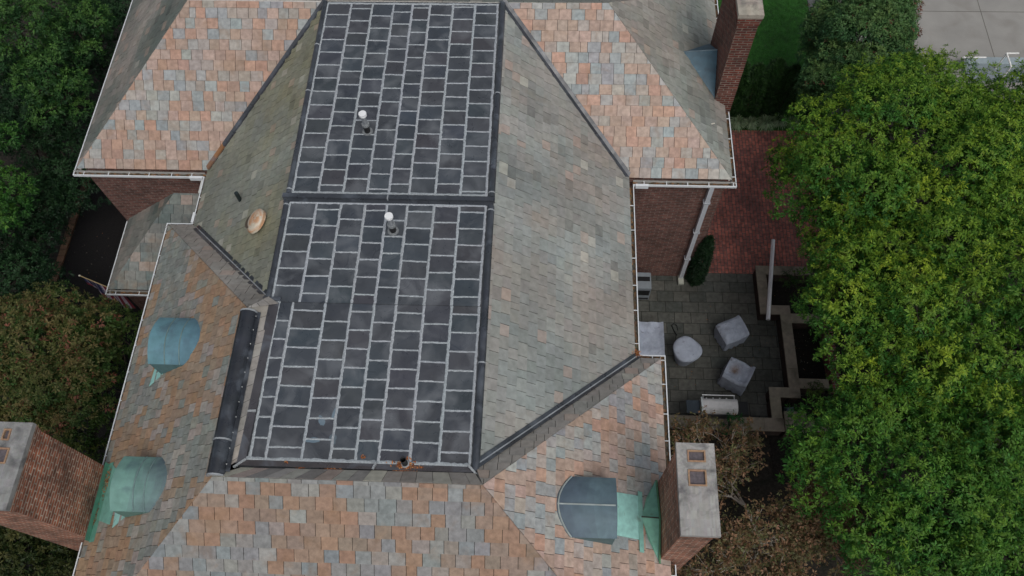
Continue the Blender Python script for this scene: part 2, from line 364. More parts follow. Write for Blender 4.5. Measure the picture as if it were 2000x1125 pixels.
# front block
roof_face([(c_, s1, EZ), (c_, YS, EZ), (r_, YR, RZ), (r_, s1 - 3.44, RZ)], pal_mix(31, .55, sx=.9, sy=.45, con=2.3, ob=.86, gb=.84, A=TN, G=GG, rn=.16), w=.2, ex=.215, label='orange and grey roof slope carrying two copper vents')
roof_face([(c_, YS, EZ), (g_, YS, EZ), (u_, YR, RZ), (r_, YR, RZ)], pal_mix(35, .53, sx=.9, con=1.9, ob=.66, gb=.72, A=BR, rn=.22), w=.265, ex=.235, label='wide orange and blue grey roof slope at the bottom')
roof_face([(g_, YS, EZ), (g_, s2, EZ), (u_, YR, RZ)], pal_mix(39, .5, sx=1.5, sy=.55, con=2.2, ob=.95, gb=.98, rn=.2), w=.235, ex=.215, label='salmon and pale grey roof slope carrying the round copper vent')
gN = lin(128, 127, 122)
roof_face([(b_, s1, EZ), (c_, s1, EZ), (r_, s1 - 3.44, RZ), (r_ + .01, s1 - 3.445, RZ), (p_, s1 - 3.1, HF)], pal_grey(41, gN, odd=0, dark=0, var=.04), w=.25, ex=.22, mat='slate_grey', label='narrow grey roof slope beside the left valley')
roof_face([(g_, s2, EZ), (d_, s2, EZ), (q_, s2 - 3.13, HF), (u_, YR, RZ)], pal_grey(43, gN, odd=.02, dark=0, var=.04), w=.25, ex=.22, mat='slate_grey', label='narrow grey roof slope beside the right valley')
# slate strips falling from the front ridges to the flat roof
st = pal_grey(47, lin(132, 130, 126), odd=.3, dark=.15)
def strip(pts, k=.28):
    """one course of slates along a narrow strip a-b (top) / c-d (bottom)"""
    A, B, D, C = [Vector(p) for p in pts]; mb = MB(); L = (B - A).length; s = 0.
    nn = (B - A).cross(D - B).normalized(); nn = nn if nn.z > 0 else -nn
    mb.poly([p - nn * .012 for p in (A, B, D, C)], lin(60, 58, 54), 1)
    while s < L:
        w = k * rnd.uniform(.85, 1.15); f0 = (s + .004) / L; f1 = min(1, (s + w - .004) / L)
        if f1 <= f0: break
        c = st(s, 0) if rnd.random() < .8 else jit(rnd.choice([lin(176, 174, 158), lin(178, 156, 132), lin(166, 166, 160)]), .06)
        h = nn * rnd.uniform(.004, .012)
        q = [A.lerp(B, f0) + h, A.lerp(B, f1) + h, C.lerp(D, f1) + h, C.lerp(D, f0) + h]
        mb.poly(q, c)
        for i in range(4): j = (i + 1) % 4; mb.poly([q[i], q[i] - h - nn * .011, q[j] - h - nn * .011, q[j]], tuple(v * .7 for v in c))
        s += w
    hp(mb, 'ridge_slates', [M['slate_grey'], M['deck']])
strip([(r_, s1 - 3.47, RZ), (r_, YR, RZ), (-5.08, 3.4, HF + .08), (-5.02, 6.36, HF + .08)])
strip([(r_, YR, RZ), (u_, YR, RZ), (q_, 3.33, HF + .05), (-5.0, 3.3, HF + .05)])
strip([(-4.88, 6.36, HF + .05), (r_, s1 - 3.46, RZ + .004), (r_ + .02, s1 - 3.43, RZ), (p_ + .02, 6.5, HF + .05)], .16)

# flat roof: membrane panels, sealed seams, metal edges
cols = [-5.04, -4.51, -4.02, -3.54, -3.11, -2.71, -2.19, -1.69, -1.18]
offU = [.02, .5, .08, .72, .37, .95, .3, .77]; offL = [0., .42, .0, .42, 0., .45, .07, .42]
PR = .367
mb = MB(); sm = MB()
mb.box(p_ + .02, q_ - .02, 3.32, 14.02, HF - .2, HF - .004, lin(48, 50, 54))
def pcol():
    c = mixc(lin(64, 69, 75), lin(71, 71, 75), rnd.random()); return jit(mixc(c, lin(60, 73, 82), rnd.uniform(0, .4)), .12)
def seam(x0, y0, x1, y1, w=.045, h=.007, col=lin(160, 166, 170)):
    L = math.hypot(x1 - x0, y1 - y0); n = max(2, int(L / .05)); ux, uy = (x1 - x0) / L, (y1 - y0) / L; nx, ny = -uy, ux
    rows = []; cc = jit(col, .05)
    for k in range(n + 1):
        t = L * k / n; wl_ = w / 2 * (1 + rnd.uniform(-.28, .28)); wr = w / 2 * (1 + rnd.uniform(-.28, .28)); o = .006 * nz(t * 3, x0 * 5 + y0, 3.3)
        x, y = x0 + ux * t, y0 + uy * t
        rows.append([(x + nx * (wl_ + o), y + ny * (wl_ + o), HF - .001), (x + nx * (wl_ * .6 + o), y + ny * (wl_ * .6 + o), HF + h), (x - nx * (wr * .6 - o), y - ny * (wr * .6 - o), HF + h * rnd.uniform(.8, 1.2)), (x - nx * (wr - o), y - ny * (wr - o), HF - .001)])
    sm.grid(rows, cc, 0, True)
def section(cols, offs, ylo, yhi, anchor_top=True):
    for j in range(len(cols) - 1):
        x0, x1 = cols[j], cols[j + 1]
        ys = []; y = yhi - (offs[j] or 1) * PR
        while y > ylo + .05: ys.append(y); y -= PR
        ed = [yhi] + ys + [ylo]
        for k in range(len(ed) - 1):
            dz = rnd.uniform(0, .002)
            mb.poly([(x0, ed[k + 1], HF + dz), (x1, ed[k + 1], HF + dz), (x1, ed[k], HF + dz), (x0, ed[k], HF + dz)], pcol())
        for yy in ys: seam(x0, yy + rnd.uniform(-.006, .006), x1, yy + rnd.uniform(-.006, .006), .038, .006)
    for k, x in enumerate(cols):
        w = .055 if 0 < k < len(cols) - 1 else .05
        dx = rnd.uniform(-.008, .008)
        seam(x + dx, ylo, x - dx, yhi, w, .009)
section(cols, offU, 8.81, 13.98)
seam(cols[0], 8.845, cols[-1], 8.845, .05, .01); seam(cols[0], 13.96, cols[-1], 13.96, .06, .01)
section(cols, offL, 6.42, 8.6)
section([-4.9, -4.63] + cols[2:], [.0] + [.42 if j % 2 == 0 else 0 for j in range(7)], 3.47, 6.41)
seam(cols[0], 8.6, cols[-1], 8.6, .05, .01); seam(-5.0, 6.42, -4.86, 6.42, .06, .012)
seam(-4.97, 3.47, cols[-1], 3.47, .08, .011)
hp(mb, 'flat_roof', M['membrane'], 'flat roof of dark membrane panels'); hp(sm, 'sealed_seam', M['seal'], 'pale grey lumpy sealant seams in a staggered grid')
dk = lin(56, 60, 66); sl = lin(150, 155, 158)
def roll(pts, r, label=None, joints=(), name='edge_roll', dip=.35, col=dk):
    mb = MB(); pts = [Vector(p) for p in pts]; A, B = pts[0], pts[-1]; n = max(2, int((B - A).length / .25))
    P = [A.lerp(B, k / n) + Vector((0, 0, rnd.uniform(-.003, .003))) for k in range(n + 1)]
    cs = [jit(col, .1) for _ in range(n + 1)]
    mb.tube([p - Vector((0, 0, r * dip)) for p in P], r, 12, lambda a, b: cs[a])
    for t in joints:
        c = A.lerp(B, t); d = (B - A).normalized() * .014
        mb.tube([c - d - Vector((0, 0, r * dip)), c + d - Vector((0, 0, r * dip))], r * 1.06, 12, sl)
    return hp(mb, name, M['darkmetal'], label)
roll([(q_ + .0, 3.38, HF + .01), (q_ - .0, 8.6, HF + .01)], .068, joints=(.37, .98))
roll([(q_ + .0, 8.8, HF + .01), (q_, 14.0, HF + .01)], .066, joints=(.02, .5))
roll([(p_ + .0, 6.5, HF + .01), (p_, 8.6, HF + .01)], .06, joints=(.97,))
roll([(p_ + .0, 8.8, HF + .01), (p_, 14.0, HF + .01)], .06, joints=(.02, .5, .75))
mb = MB(); mb.box(-5.2, -3.12, m_ - .05, m_ + .045, HF - .05, HF + .07, dk); mb.box(-3.095, -1.0, m_ - .05, m_ + .045, HF - .05, HF + .07, dk)
mb.box(-3.12, -3.095, m_ - .055, m_ + .05, HF - .05, HF + .075, sl)
mb.box(-5.18, -1.02, m_ - .12, m_ - .05, HF - .02, HF + .012, dk); hp(mb, 'step_bar', M['darkmetal'], 'dark metal bar dividing the flat roof in two')
roll([(r_ + .03, YR + .02, RZ + .01), (r_ + .03, s1 - 3.5, RZ + .01)], .15, 'thick dark metal roll along the front left ridge', joints=(.0, .2, .995), name='ridge_roll', dip=.45, col=lin(44, 48, 54))
# dark flashing bands inside the slate strips
mb = MB()
mb.poly([(-5.1, 3.36, HF + .095), (-4.96, 3.46, HF + .012), (-4.88, 6.4, HF + .012), (-5.04, 6.38, HF + .1)], mixc(dk, lin(70, 64, 66), .5))
mb.poly([(r_ + .12, YR + .1, RZ - .02), (r_ + .24, YR + .1, RZ - .085), (r_ + .24, s1 - 3.5, RZ - .085), (r_ + .12, s1 - 3.5, RZ - .02)], lin(30, 34, 40))
for k in range(11):
    y = 3.3 + k * .27; mb.box(r_ + .17, r_ + .186, y, y + .016, RZ - .09, RZ - .035, lin(190, 192, 190))
mb.poly([(-5.06, 3.34, HF + .06), (q_ - .05, 3.34, HF + .06), (q_ - .07, 3.45, HF + .012), (-4.95, 3.45, HF + .012)], mixc(dk, lin(96, 84, 78), .4))
mb.box(-5.05, -4.86, 6.42, 6.5, HF - .02, HF + .05, dk)
hp(mb, 'roof_flashing', M['darkmetal'])
for p, q in (((-5.06, 4.28), (-4.93, 4.3)), ((-2.78, 3.34), (-2.74, 3.46)), ((-5.12, 3.3), (-4.95, 3.46)), ((q_ - .12, 3.46), (q_ + .02, 3.32))):
    mb = MB(); L = math.hypot(q[0] - p[0], q[1] - p[1]); mb.obox((p[0], p[1], HF + .075), ((q[0] - p[0]) / L, (q[1] - p[1]) / L, -.2), (-(q[1] - p[1]) / L, (q[0] - p[0]) / L, 0), (0, 0, 1), 0, L, -.018, .018, -.03, .012, sl)
    hp(mb, 'sealant_joint', M['seal'])
# pale scuffed puddle marks left on the lower membrane
mb = MB()
for px, py, sx, sy, ro in ((628, 822, .05, .09, .3), (655, 806, .04, .12, -.3), (612, 860, .13, .045, .05), (650, 858, .06, .09, .2), (420, 0, 0, 0, 0)):
    if sx == 0: continue
    mb = MB()
    c = U(px, py, HF); pts = []
    for k in range(20):
        an = k * math.pi / 10; rr = 1 + .5 * nz(math.cos(an) * 1.4 + px, math.sin(an) * 1.4, py * .1)
        x, y = math.cos(an) * sx * rr, math.sin(an) * sy * rr
        pts.append((c[0] + x * math.cos(ro) - y * math.sin(ro), c[1] + x * math.sin(ro) + y * math.cos(ro), HF + .0035))
    mb.poly(pts, lin(104, 122, 134) if px != 650 else lin(84, 96, 104)); hp(mb, 'sealant_smear', M['membrane'])

# valley and hip metal
def plane_z(kind, x, y):
    return dict(ME=EZ + K * (d_ - x), MW=EZ + K * (x - b_), NS=EZ + K * (y - n_), FNl=EZ + K * (s1 - y), FNr=EZ + K * (s2 - y))[kind]
def valley(A, B, ka, kb, da, db, w=.075, rust=0., label=None, tracks=True):
    mb = MB(); A = Vector(A); B = Vector(B); n = 14; la = []; lc = []; lb = []
    for k in range(n + 1):
        p = A.lerp(B, k / n)
        xa, ya = p.x + da[0] * w, p.y + da[1] * w; xb, yb = p.x + db[0] * w, p.y + db[1] * w
        la.append(Vector((xa, ya, plane_z(ka, xa, ya) + .036))); lb.append(Vector((xb, yb, plane_z(kb, xb, yb) + .036)))
        lc.append(Vector((p.x, p.y, p.z + .044)))
    cs = [mixc(jit(dk, .12), lin(140, 96, 56), (1 if k < rust * n else 0) * rnd.uniform(.4, 1)) for k in range(n)]
    mb.grid([la, lc, lb], lambda a, b: cs[b], 0, False)
    for L_ in (la, lb):
        mb.grid([L_, [p - Vector((0, 0, .03)) for p in L_]], dk, 0, False)
    if tracks:
        mb.grid([[p + Vector((da[0] * .012, da[1] * .012, .008)) for p in lc], [p + Vector((db[0] * .012, db[1] * .012, .008)) for p in lc]], sl, 0, False)
    hp(mb, 'valley_flashing', M['darkmetal'], label)
def at_(x0, y0, x1, y1, kind, t): x = x0 + (x1 - x0) * t; y = y0 + (y1 - y0) * t; return (x, y, plane_z(kind, x, y))
valley(at_(b_, n_, p_, n_ + 3.1, 'NS', .04), at_(b_, n_, p_, n_ + 3.1, 'NS', 1), 'NS', 'MW', (-.4, .9), (.9, -.4), rust=.12, tracks=False)
valley(at_(d_, n_, q_, n_ + 3.13, 'NS', .04), at_(d_, n_, q_, n_ + 3.13, 'NS', 1), 'ME', 'NS', (-.9, -.4), (.4, .9), w=.085, tracks=False)
valley(at_(b_, s1, p_, s1 - 3.1, 'MW', .08), at_(b_, s1, p_, s1 - 3.1, 'MW', .99), 'MW', 'FNl', (.9, .4), (-.4, -.9), w=.085)
valley(at_(d_, s2, q_, s2 - 3.13, 'ME', .02), at_(d_, s2, q_, s2 - 3.13, 'ME', .99), 'FNr', 'ME', (.4, -.9), (-.9, .4), w=.08)

# gutters
GW = lin(222, 226, 228)
def gutter(A, B, inward, zz=EZ, dz=0., hang=.56, d0=.0, z_dirt=.045, trim=(0, 0)):
    mb = MB(); A = Vector((*A, zz + dz)); B = Vector((*B, zz + dz)); L = (B - A).length; ux = (B - A) / L; uy = Vector((*inward, 0)); uz = Vector((0, 0, 1))
    if trim[0]: A += ux * trim[0]
    L = (B - A).length - trim[1]
    bx = lambda *a, col=GW: mb.obox(A, ux, uy, uz, *a, col=col)
    bx(0, L, 0, .022, -.018, 0); bx(0, L, .006, .012, -.075, -.018); bx(0, L, .012, .108, -.083, -.075); bx(0, L, .108, .114, -.11, .03, col=lin(176, 176, 172))
    t = .25
    while t < L: bx(t, t + .018, .022, .108, -.012, -.004); t += hang * rnd.uniform(.85, 1.15)
    g = hp(mb, 'gutter', M['white'])
    db = MB(); t = 0; rows = []
    n = max(2, int(L / .06))
    for k in range(n + 1):
        rows.append([A + ux * (L * k / n) + uy * y + uz * (-z_dirt + rnd.uniform(-.018, .018)) for y in (.013, .045, .075, .107)])
    db.grid(rows, lambda a, b: jit(rnd.choice([lin(84, 66, 50), lin(96, 78, 58), lin(70, 62, 52), lin(120, 88, 58), lin(88, 86, 76)]), .3), 0, False)
    o = db.build('leaf_debris', M['litter'], g, HO)
    return g
gutter((a_, n_), (b_ + .02, n_), (0, 1)); gutter((a_, n_), (a_, n_ + 2 * wW), (1, 0), dz=-.003, trim=(.022, 0))
gutter((d_ - .02, n_), (e_, n_), (0, 1)); gutter((e_, n_), (e_, 13.1), (-1, 0), dz=-.003, trim=(.022, 0)); gutter((e_, 14.93), (e_, n2), (-1, 0), dz=-.003)
gutter((b_, s1), (b_, n_), (1, 0), dz=-.006, trim=(-.02, .0)); gutter((d_, s2), (d_, n_), (-1, 0), dz=-.006, hang=.7)
gutter((c_, s1), (b_ - .0, s1), (0, -1)); gutter((c_, 3.84), (c_, s1), (1, 0), dz=-.003, trim=(0, .022)); gutter((c_, YS), (c_, 2.4), (1, 0), dz=-.003, trim=(.022, 0))
gutter((c_, YS), (g_, YS), (0, 1), dz=.002); gutter((d_, s2), (g_, s2), (0, -1)); gutter((g_, 3.87), (g_, s2), (-1, 0), dz=-.003, trim=(0, .022)); gutter((g_, YS), (g_, 2.38), (-1, 0), dz=-.003, trim=(.022, 0))
# white leader heads at the inner corners
mb = MB()
mb.box(b_ - .34, b_ - .02, n_ - .035, n_ + .03, EZ - .1, EZ + .012, GW); hp(mb, 'leader_head', M['white'])
mb = MB(); mb.box(d_ + .04, d_ + .34, n_ - .035, n_ + .03, EZ - .1, EZ + .012, GW); hp(mb, 'leader_head', M['white'])
mb = MB(); mb.box(b_ - .03, b_ + .03, s1 + .02, s1 + .3, EZ - .08, EZ + .012, GW); hp(mb, 'leader_head', M['white'])
mb = MB()
for k in range(2): mb.box(b_ - .05, b_ + .02, n_ - .42, n_ - .06, EZ - .12 + k * .05, EZ - .08 + k * .05, lin(200, 200, 196))
hp(mb, 'leader_head', M['white'])

# walls
WB = [0]
def wall(x0, x1, y0, y1, z0, z1, t=.25):
    mb = MB(); mb.box(x0, x1, y0, y1, z0, z1, (1, 1, 1)); return hp(mb, 'wall', M['brick_wall'])
WY = n_ + .15
def shell(x0, x1, y0, y1, z1=EZ - .06, skip=()):
    if 's' not in skip: wall(x0, x1, y0, y0 + .25, 0, z1)
    if 'n' not in skip: wall(x0, x1, y1 - .25, y1, 0, z1)
    if 'w' not in skip: wall(x0, x0 + .25, y0 + .25, y1 - .25, 0, z1)
    if 'e' not in skip: wall(x1 - .25, x1, y0 + .25, y1 - .25, 0, z1)
shell(a_ + .25, b_ + .3, WY, n2 - .2); shell(d_ - .3, 4.22, WY, n2 - .2)
shell(b_ + .2, d_ - .2, 6.5, n2 - .25, skip=('s', 'n'))
shell(c_ + .2, g_ - .2, YS + .2, s2 - .15, skip=('n',)); wall(c_ + .2, b_ + .3, s1 - .45, s1 - .2, 0, EZ - .06); wall(c_ + .2, c_ + .45, s2 - .15, s1 - .45, 0, EZ - .06)
wall(d_ - .3, g_ - .2, s2 - .4, s2 - .152, 0, EZ - .06)
mb = MB(); mb.box(-8.4, d_ - .3, 6.2, 14, 2.5, 2.7, lin(120, 115, 110)); hp(mb, 'attic_floor', M['plain'])
# low hipped roof over the bay at the left
SWc = U(205, 575, 2.5); Lx, Ly = SWc[0], SWc[1]; HT = (-9.34, WY, 3.86)
roof_face([(Lx, Ly, 2.5), (-8.5, Ly, 2.5), (-8.5, WY, 3.86), HT], pal_grey(51, lin(94, 104, 102), odd=.03, dark=.08), w=.29, ex=.24, inset=.11, label='low grey roof slope over the bay, facing the gutter corner')
roof_face([(Lx, WY, 2.5), (Lx, Ly, 2.5), HT], pal_grey(53, lin(78, 88, 84), odd=.02), w=.26, ex=.22, inset=.11, mat='slate_grey', label='dark triangular slope of the low bay roof')
gutter((Lx, Ly), (-8.6, Ly), (0, 1), zz=2.5); gutter((Lx, Ly), (Lx, WY - .02), (1, 0), zz=2.5, dz=-.003, trim=(.022, 0), hang=.8)
wall(Lx + .25, -8.5, Ly + .25, Ly + .5, 0, 2.45); wall(Lx + .25, Lx + .5, Ly + .5, WY - .002, 0, 2.45)

# vent stacks on the flat roof
def stack(px, py, h):
    b = U(px, py, HF); x, y = b[0], b[1]; 
    mb = MB(); mb.tube([(x, y, HF - .02), (x, y, HF + h * .42)], .062, 16, lin(30, 30, 32))
    o = hp(mb, 'vent_stack', M['plain'], 'black pipe with a shiny metal sleeve and white cap')
    mb = MB(); mb.tube([(x, y, HF - .005), (x, y, HF + .014)], .11, 18, lin(120, 124, 126)); mb.build('base_flange', M['seal'], o, HO); mb = MB(); mb.tube([(x, y, HF + h * .36), (x, y, HF + h * .46)], .078, 16, lin(130, 134, 136)); mb.build('collar', M['seal'], o, HO)
    mb = MB(); mb.tube([(x, y, HF + h * .46), (x, y, HF + h * .96)], .052, 16, lin(170, 174, 178)); mb.build('sleeve', M['steel'], o, HO)
    mb = MB(); mb.tube([(x, y, HF + h * .9), (x, y, HF + h)], .08, 20, lin(236, 238, 238)); mb.build('cap', M['white'], o, HO)
stack(718, 257, .58); stack(768, 451, .55)
b = U(792, 907, HF); mb = MB(); x, y = b[0], b[1]
rows = []
for rr, z in ((.085, -.03), (.072, .05), (.05, .06), (.05, .3), (.044, .3), (.044, .02)): rows.append([(x + rr * math.cos(t * math.pi / 8), y + rr * math.sin(t * math.pi / 8), HF + z) for t in range(16)])
mb.grid(rows, lambda a, b: lin(150, 154, 156) if a < 2 else lin(28, 30, 32), 0, True, closed=True); mb.poly(rows[-1], (.002, .002, .002))
hp(mb, 'vent_pipe', M['plain'], 'short open black pipe with dead leaves piled against it')
# domed vent and small pipe on the left slope
nW = Vector((-K, 0, 1)).normalized()
c = Vector(UP(505, 441, (b_, 0, EZ), (-K, 0, 1))); tY = Vector((0, 1, 0)); tX = nW.cross(tY)
mb = MB(); rows = []
for k in range(9):
    f = k / 8; rr = .27 * math.cos(f * math.pi / 2) ** .8 if f < 1 else .01; h = .2 + .13 * math.sin(f * math.pi / 2)
    rows.append([c + Vector((0, 0, 1)) * (h - .02) + (Vector((1, 0, 0)) * math.cos(t * math.pi / 14) * .8 + Vector((0, 1, 0)) * math.sin(t * math.pi / 14)) * rr + Vector((0, 0, 1)) * math.cos(t * math.pi / 14) * rr * .55 for t in range(28)])
mb.grid([[p - nW * .03 for p in rows[0]]] + rows, lambda a, b: jit(mixc(lin(206, 196, 176), lin(200, 154, 118), min(1, max(0, .5 + nz(a * .35, b * .22, 5) * 1.8))), .04), 0, True, closed=True)
o = hp(mb, 'dome_vent', M['plain'], 'rust tinted beige dome vent')
mb = MB(); mb.tube([c - nW * .05, c + nW * .22], .15, 18, lin(90, 80, 68)); mb.build('neck', M['plain'], o, HO)
c = Vector(UP(470, 392, (b_, 0, EZ), (-K, 0, 1))); mb = MB(); mb.tube([c - Vector((0, 0, .08)), c + Vector((0, 0, .3))], .045, 12, lin(38, 48, 48)); hp(mb, 'vent_pipe', M['plain'], 'small dark pipe above the dome vent')

# copper clad barrel vents
def barrel(sgn, yc, hw, xf, zs, zc, x0, mats, seams, colA, colB, apron=None, label=None):
    """sgn -1 faces west (plane rises with x from x0 = eave), +1 faces east"""
    slope_x = lambda z: x0 + (z - EZ) / K * (1 if sgn < 0 else -1)
    slope_z = lambda x: EZ + K * ((x - x0) if sgn < 0 else (x0 - x))
    mb = MB(); n = 14; arc = [(yc - hw + 2 * hw * k / n, zs + (zc - zs) * (1 - (2 * k / n - 1) ** 2)) for k in range(n + 1)]
    m = 8; rows = []
    for j in range(m + 1):
        rows.append([(xf + sgn * .03 + (slope_x(z) + sgn * -.03 - xf - sgn * .03) * j / m, y, z) for y, z in arc])
    mb.grid(rows, lambda a, b: jit(mixc(colA, colB, min(1, max(0, 1.15 - a / m * 1.1 + nz(a * .3, b * .2, yc) * .35))), .025), 0, True)
    o = hp(mb, 'vent_dormer', M[mats], label)
    ck = MB()
    for k in range(n):
        (y0, z0), (y1, z1) = arc[k], arc[k + 1]; zb = slope_z(xf) - .05
        ck.poly([(xf, y0, zb), (xf, y1, zb), (xf, y1, z1 - .01), (xf, y0, z0 - .01)], mixc(colB, lin(60, 90, 84), .4))
    for y in (yc - hw, yc + hw):
        ck.poly([(xf, y, slope_z(xf) - .03), (slope_x(zs), y, zs - .003), (xf, y, zs - .003)], mixc(colB, lin(70, 96, 90), .5))
    ck.build('cheek', M['verdigris'], o, HO)
    lv = MB(); zb = slope_z(xf)
    for k in range(5):
        z = zb + .05 + (zs - zb - .08) * k / 4; lv.box(min(xf + sgn * .03, xf), max(xf + sgn * .03, xf), yc - hw * .75, yc + hw * .75, z - .02, z + .02, lin(40, 52, 50))
    lv.build('louvre', M['plain'], o, HO)
    sb = MB()
    def arcseam(xx_f):
        pts = []
        for y, z in arc:
            xb = slope_x(z); x = xf + (slope_x(zs) - xf) * xx_f
            if (x - xb) * sgn > .02: pts.append(Vector((x, y, z + .006)))
        if len(pts) > 2: sb.tube(pts, .011, 5, lin(112, 136, 136))
    for f in seams: arcseam(f) if f is not None else None
    if None in seams:
        sb.box(min(xf, slope_x(zc)), max(xf, slope_x(zc)), yc - .012, yc + .012, zc - .005, zc + .016, lin(160, 170, 168))
        edge = [Vector((slope_x(z) + sgn * .02, y, z + .012)) for y, z in arc]; sb.tube(edge, .016, 6, lin(150, 160, 158))
    sb.build('seam', M['verdigris'], o, HO)
    ap = MB()
    if apron:
        q = [Vector((x, y, slope_z(x) + .03)) for x, y in apron]; ap.poly(q, lin(158, 212, 204))
        for i in range(len(q)): j = (i + 1) % len(q); ap.poly([q[i], q[i] - Vector((0, 0, .04)), q[j] - Vector((0, 0, .04)), q[j]], lin(108, 154, 140))
        ap.build('apron', M['verdigris'], o, HO)
    return o
blue = lin(86, 120, 136); teal = lin(108, 146, 146)
barrel(-1, 5.96, .49, -7.5, 6.44, 6.66, c_, 'copper', (.42, .82), blue, lin(96, 136, 146), [(-7.45, 5.46), (-7.82, 5.3), (-7.72, 6.1), (-7.45, 6.2)], 'blue green copper barrel vent, upper of two on the left slope')
barrel(-1, 3.19, .49, -7.5, 6.44, 6.66, c_, 'copper', (.55, .82), lin(96, 110, 116), lin(112, 152, 142), [(-7.45, 2.75), (-7.85, 2.55), (-7.95, 3.3), (-7.45, 3.5)], 'green copper barrel vent beside the left chimney')
barrel(1, 3.04, .52, 1.31, 6.47, 6.66, g_, 'copper', (None,), lin(80, 92, 106), lin(96, 118, 126), [(1.27, 2.7), (1.85, 2.7), (1.88, 3.5), (1.27, 3.46)], 'dark topped round copper vent on the right slope')
mb = MB(); sz = lambda x: EZ + K * (g_ - x) + .045
mb.poly([(1.84, 2.48, sz(1.84)), (1.93, 2.48, sz(1.93)), (1.93, 3.58, sz(1.93)), (1.84, 3.58, sz(1.84))], lin(136, 188, 176)); hp(mb, 'apron_edge', M['verdigris'])
# small triangular patina toe at the bottom left vent
# chimneys
def chimney(x0, x1, y0, y1, z1, flues, label, capc=lin(150, 148, 144), cm='brick_chim', z0=0):
    mb = MB(); z = z1 - .34
    mb.box(x0, x1, y0, y1, z0, z, (1, 1, 1)); e = .012
    for k in range(3): mb.box(x0 - e * (k + 1), x1 + e * (k + 1), y0 - e * (k + 1), y1 + e * (k + 1), z + .08 * k, z + .08 * (k + 1) , (1, 1, 1))
    o = hp(mb, 'chimney', M[cm], label)
    cp = MB(); zt = z + .24; e = .045
    # cap slab with holes for the flues
    xs = sorted({x0 - e, x1 + e} | {v for f in flues for v in (f[0], f[1])}); ys = sorted({y0 - e, y1 + e} | {v for f in flues for v in (f[2], f[3])})
    for i in range(len(xs) - 1):
        for j in range(len(ys) - 1):
            xm, ym = (xs[i] + xs[i + 1]) / 2, (ys[j] + ys[j + 1]) / 2
            if any(f[0] < xm < f[1] and f[2] < ym < f[3] for f in flues): continue
            n = 6; m = 6; zt2 = z1
            cp.grid([[(xs[i] + (xs[i + 1] - xs[i]) * a / n, ys[j] + (ys[j + 1] - ys[j]) * b_ / m, zt2 + .006 * nz((xs[i] + (xs[i + 1] - xs[i]) * a / n) * 6, (ys[j] + (ys[j + 1] - ys[j]) * b_ / m) * 6, 1)) for a in range(n + 1)] for b_ in range(m + 1)], lambda a, b: jit(capc, .1), 0, True)
    X0, X1, Y0, Y1 = x0 - e, x1 + e, y0 - e, y1 + e
    for A, B in (((X0, Y0), (X1, Y0)), ((X1, Y0), (X1, Y1)), ((X1, Y1), (X0, Y1)), ((X0, Y1), (X0, Y0))):
        cp.poly([(*A, zt), (*B, zt), (*B, z1 + .003), (*A, z1 + .003)], capc)
    cp.poly([(X0, Y0, zt), (X0, Y1, zt), (X1, Y1, zt), (X1, Y0, zt)], capc)
    cp.build('chimney_cap', M['concrete'], o, HO)
    for f in flues:
        fl = MB(); a, b, c2, d2 = f; t = .025; zf = z1 + .022
        for q in ((a, a + t, c2, d2), (b - t, b, c2, d2), (a + t, b - t, c2, c2 + t), (a + t, b - t, d2 - t, d2)):
            fl.box(q[0], q[1], q[2], q[3], zt, zf - (.002 if q[0] == a or q[1] == b else 0), jit(lin(158, 128, 102), .12))
        fl.box(a + t, b - t, c2 + t, d2 - t, z1 - .05, z1 - .02, lin(96, 90, 94)); fl.build('flue', M['terracotta'], o, HO)
    return o
def fl(px0, py0, px1, py1, z): p = U(px0, py1, z); q = U(px1, py0, z); return (p[0], q[0], p[1], q[1])
c1 = chimney(2.26, 2.79, 2.43, 3.82, 7.72, [fl(1343, 880, 1377, 902, 7.72), fl(1345, 918, 1379, 949, 7.72)], 'slim brick chimney with concrete cap and two flues on the right eave', lin(158, 156, 152))
c2 = chimney(-9.6, -8.52, 2.44, 3.79, 7.85, [fl(2, 838, 24, 860, 7.85), fl(-18, 875, 20, 905, 7.85)], 'wide weathered brick chimney on the left eave', lin(140, 140, 138))
c3 = chimney(4.04, 4.49, 13.18, 14.9, 7.92, [], 'plain capped brick chimney at the top right', lin(168, 160, 148), cm='brick_red')
# saddle flashings
def tri(pts, col, par, name='saddle_flashing', mat='verdigris'):
    mb = MB()
    for t in pts: mb.poly(t, jit(col, .1))
    return mb.build(name, M[mat], par, HO)
szE = lambda x: EZ + K * (g_ - x) + .03
ap = (1.9, 3.12, szE(1.9)); rt = (2.25, 3.1, szE(1.9) + .03); n1 = (2.24, 3.9, szE(2.24) - .01); s_1 = (2.25, 2.34, szE(2.25) - .01)
m1 = (2.02, 3.5, szE(2.02)); m2 = (2.02, 2.75, szE(2.02))
tri([[ap, rt, n1, m1], [ap, m2, s_1, rt]], lin(122, 180, 158), c1)
mb = MB(); mb.tube([Vector(ap) + Vector((0, 0, .02)), Vector(rt) + Vector((0, 0, .02))], .012, 6, lin(70, 70, 60)); mb.tube([(2.235, 2.34, 5.16), (2.235, 3.1, 5.46), (2.235, 3.86, 5.18)], .02, 6, lin(86, 128, 96)); mb.build('flashing_seam', M['verdigris'], c1, HO)
szW = lambda x: EZ + K * (x - c_) + .03
mb = MB(); mb.poly([(-8.5, 2.36, szW(-8.5)), (-8.5, 3.88, szW(-8.5)), (-8.36, 3.88, szW(-8.36)), (-8.34, 2.36, szW(-8.34))][::-1], lin(104, 160, 142))
mb.poly([(-8.5, 2.38, 5.07), (-8.5, 3.86, 5.07), (-8.5, 3.86, 5.25), (-8.5, 2.38, 5.25)], lin(92, 150, 130)); 
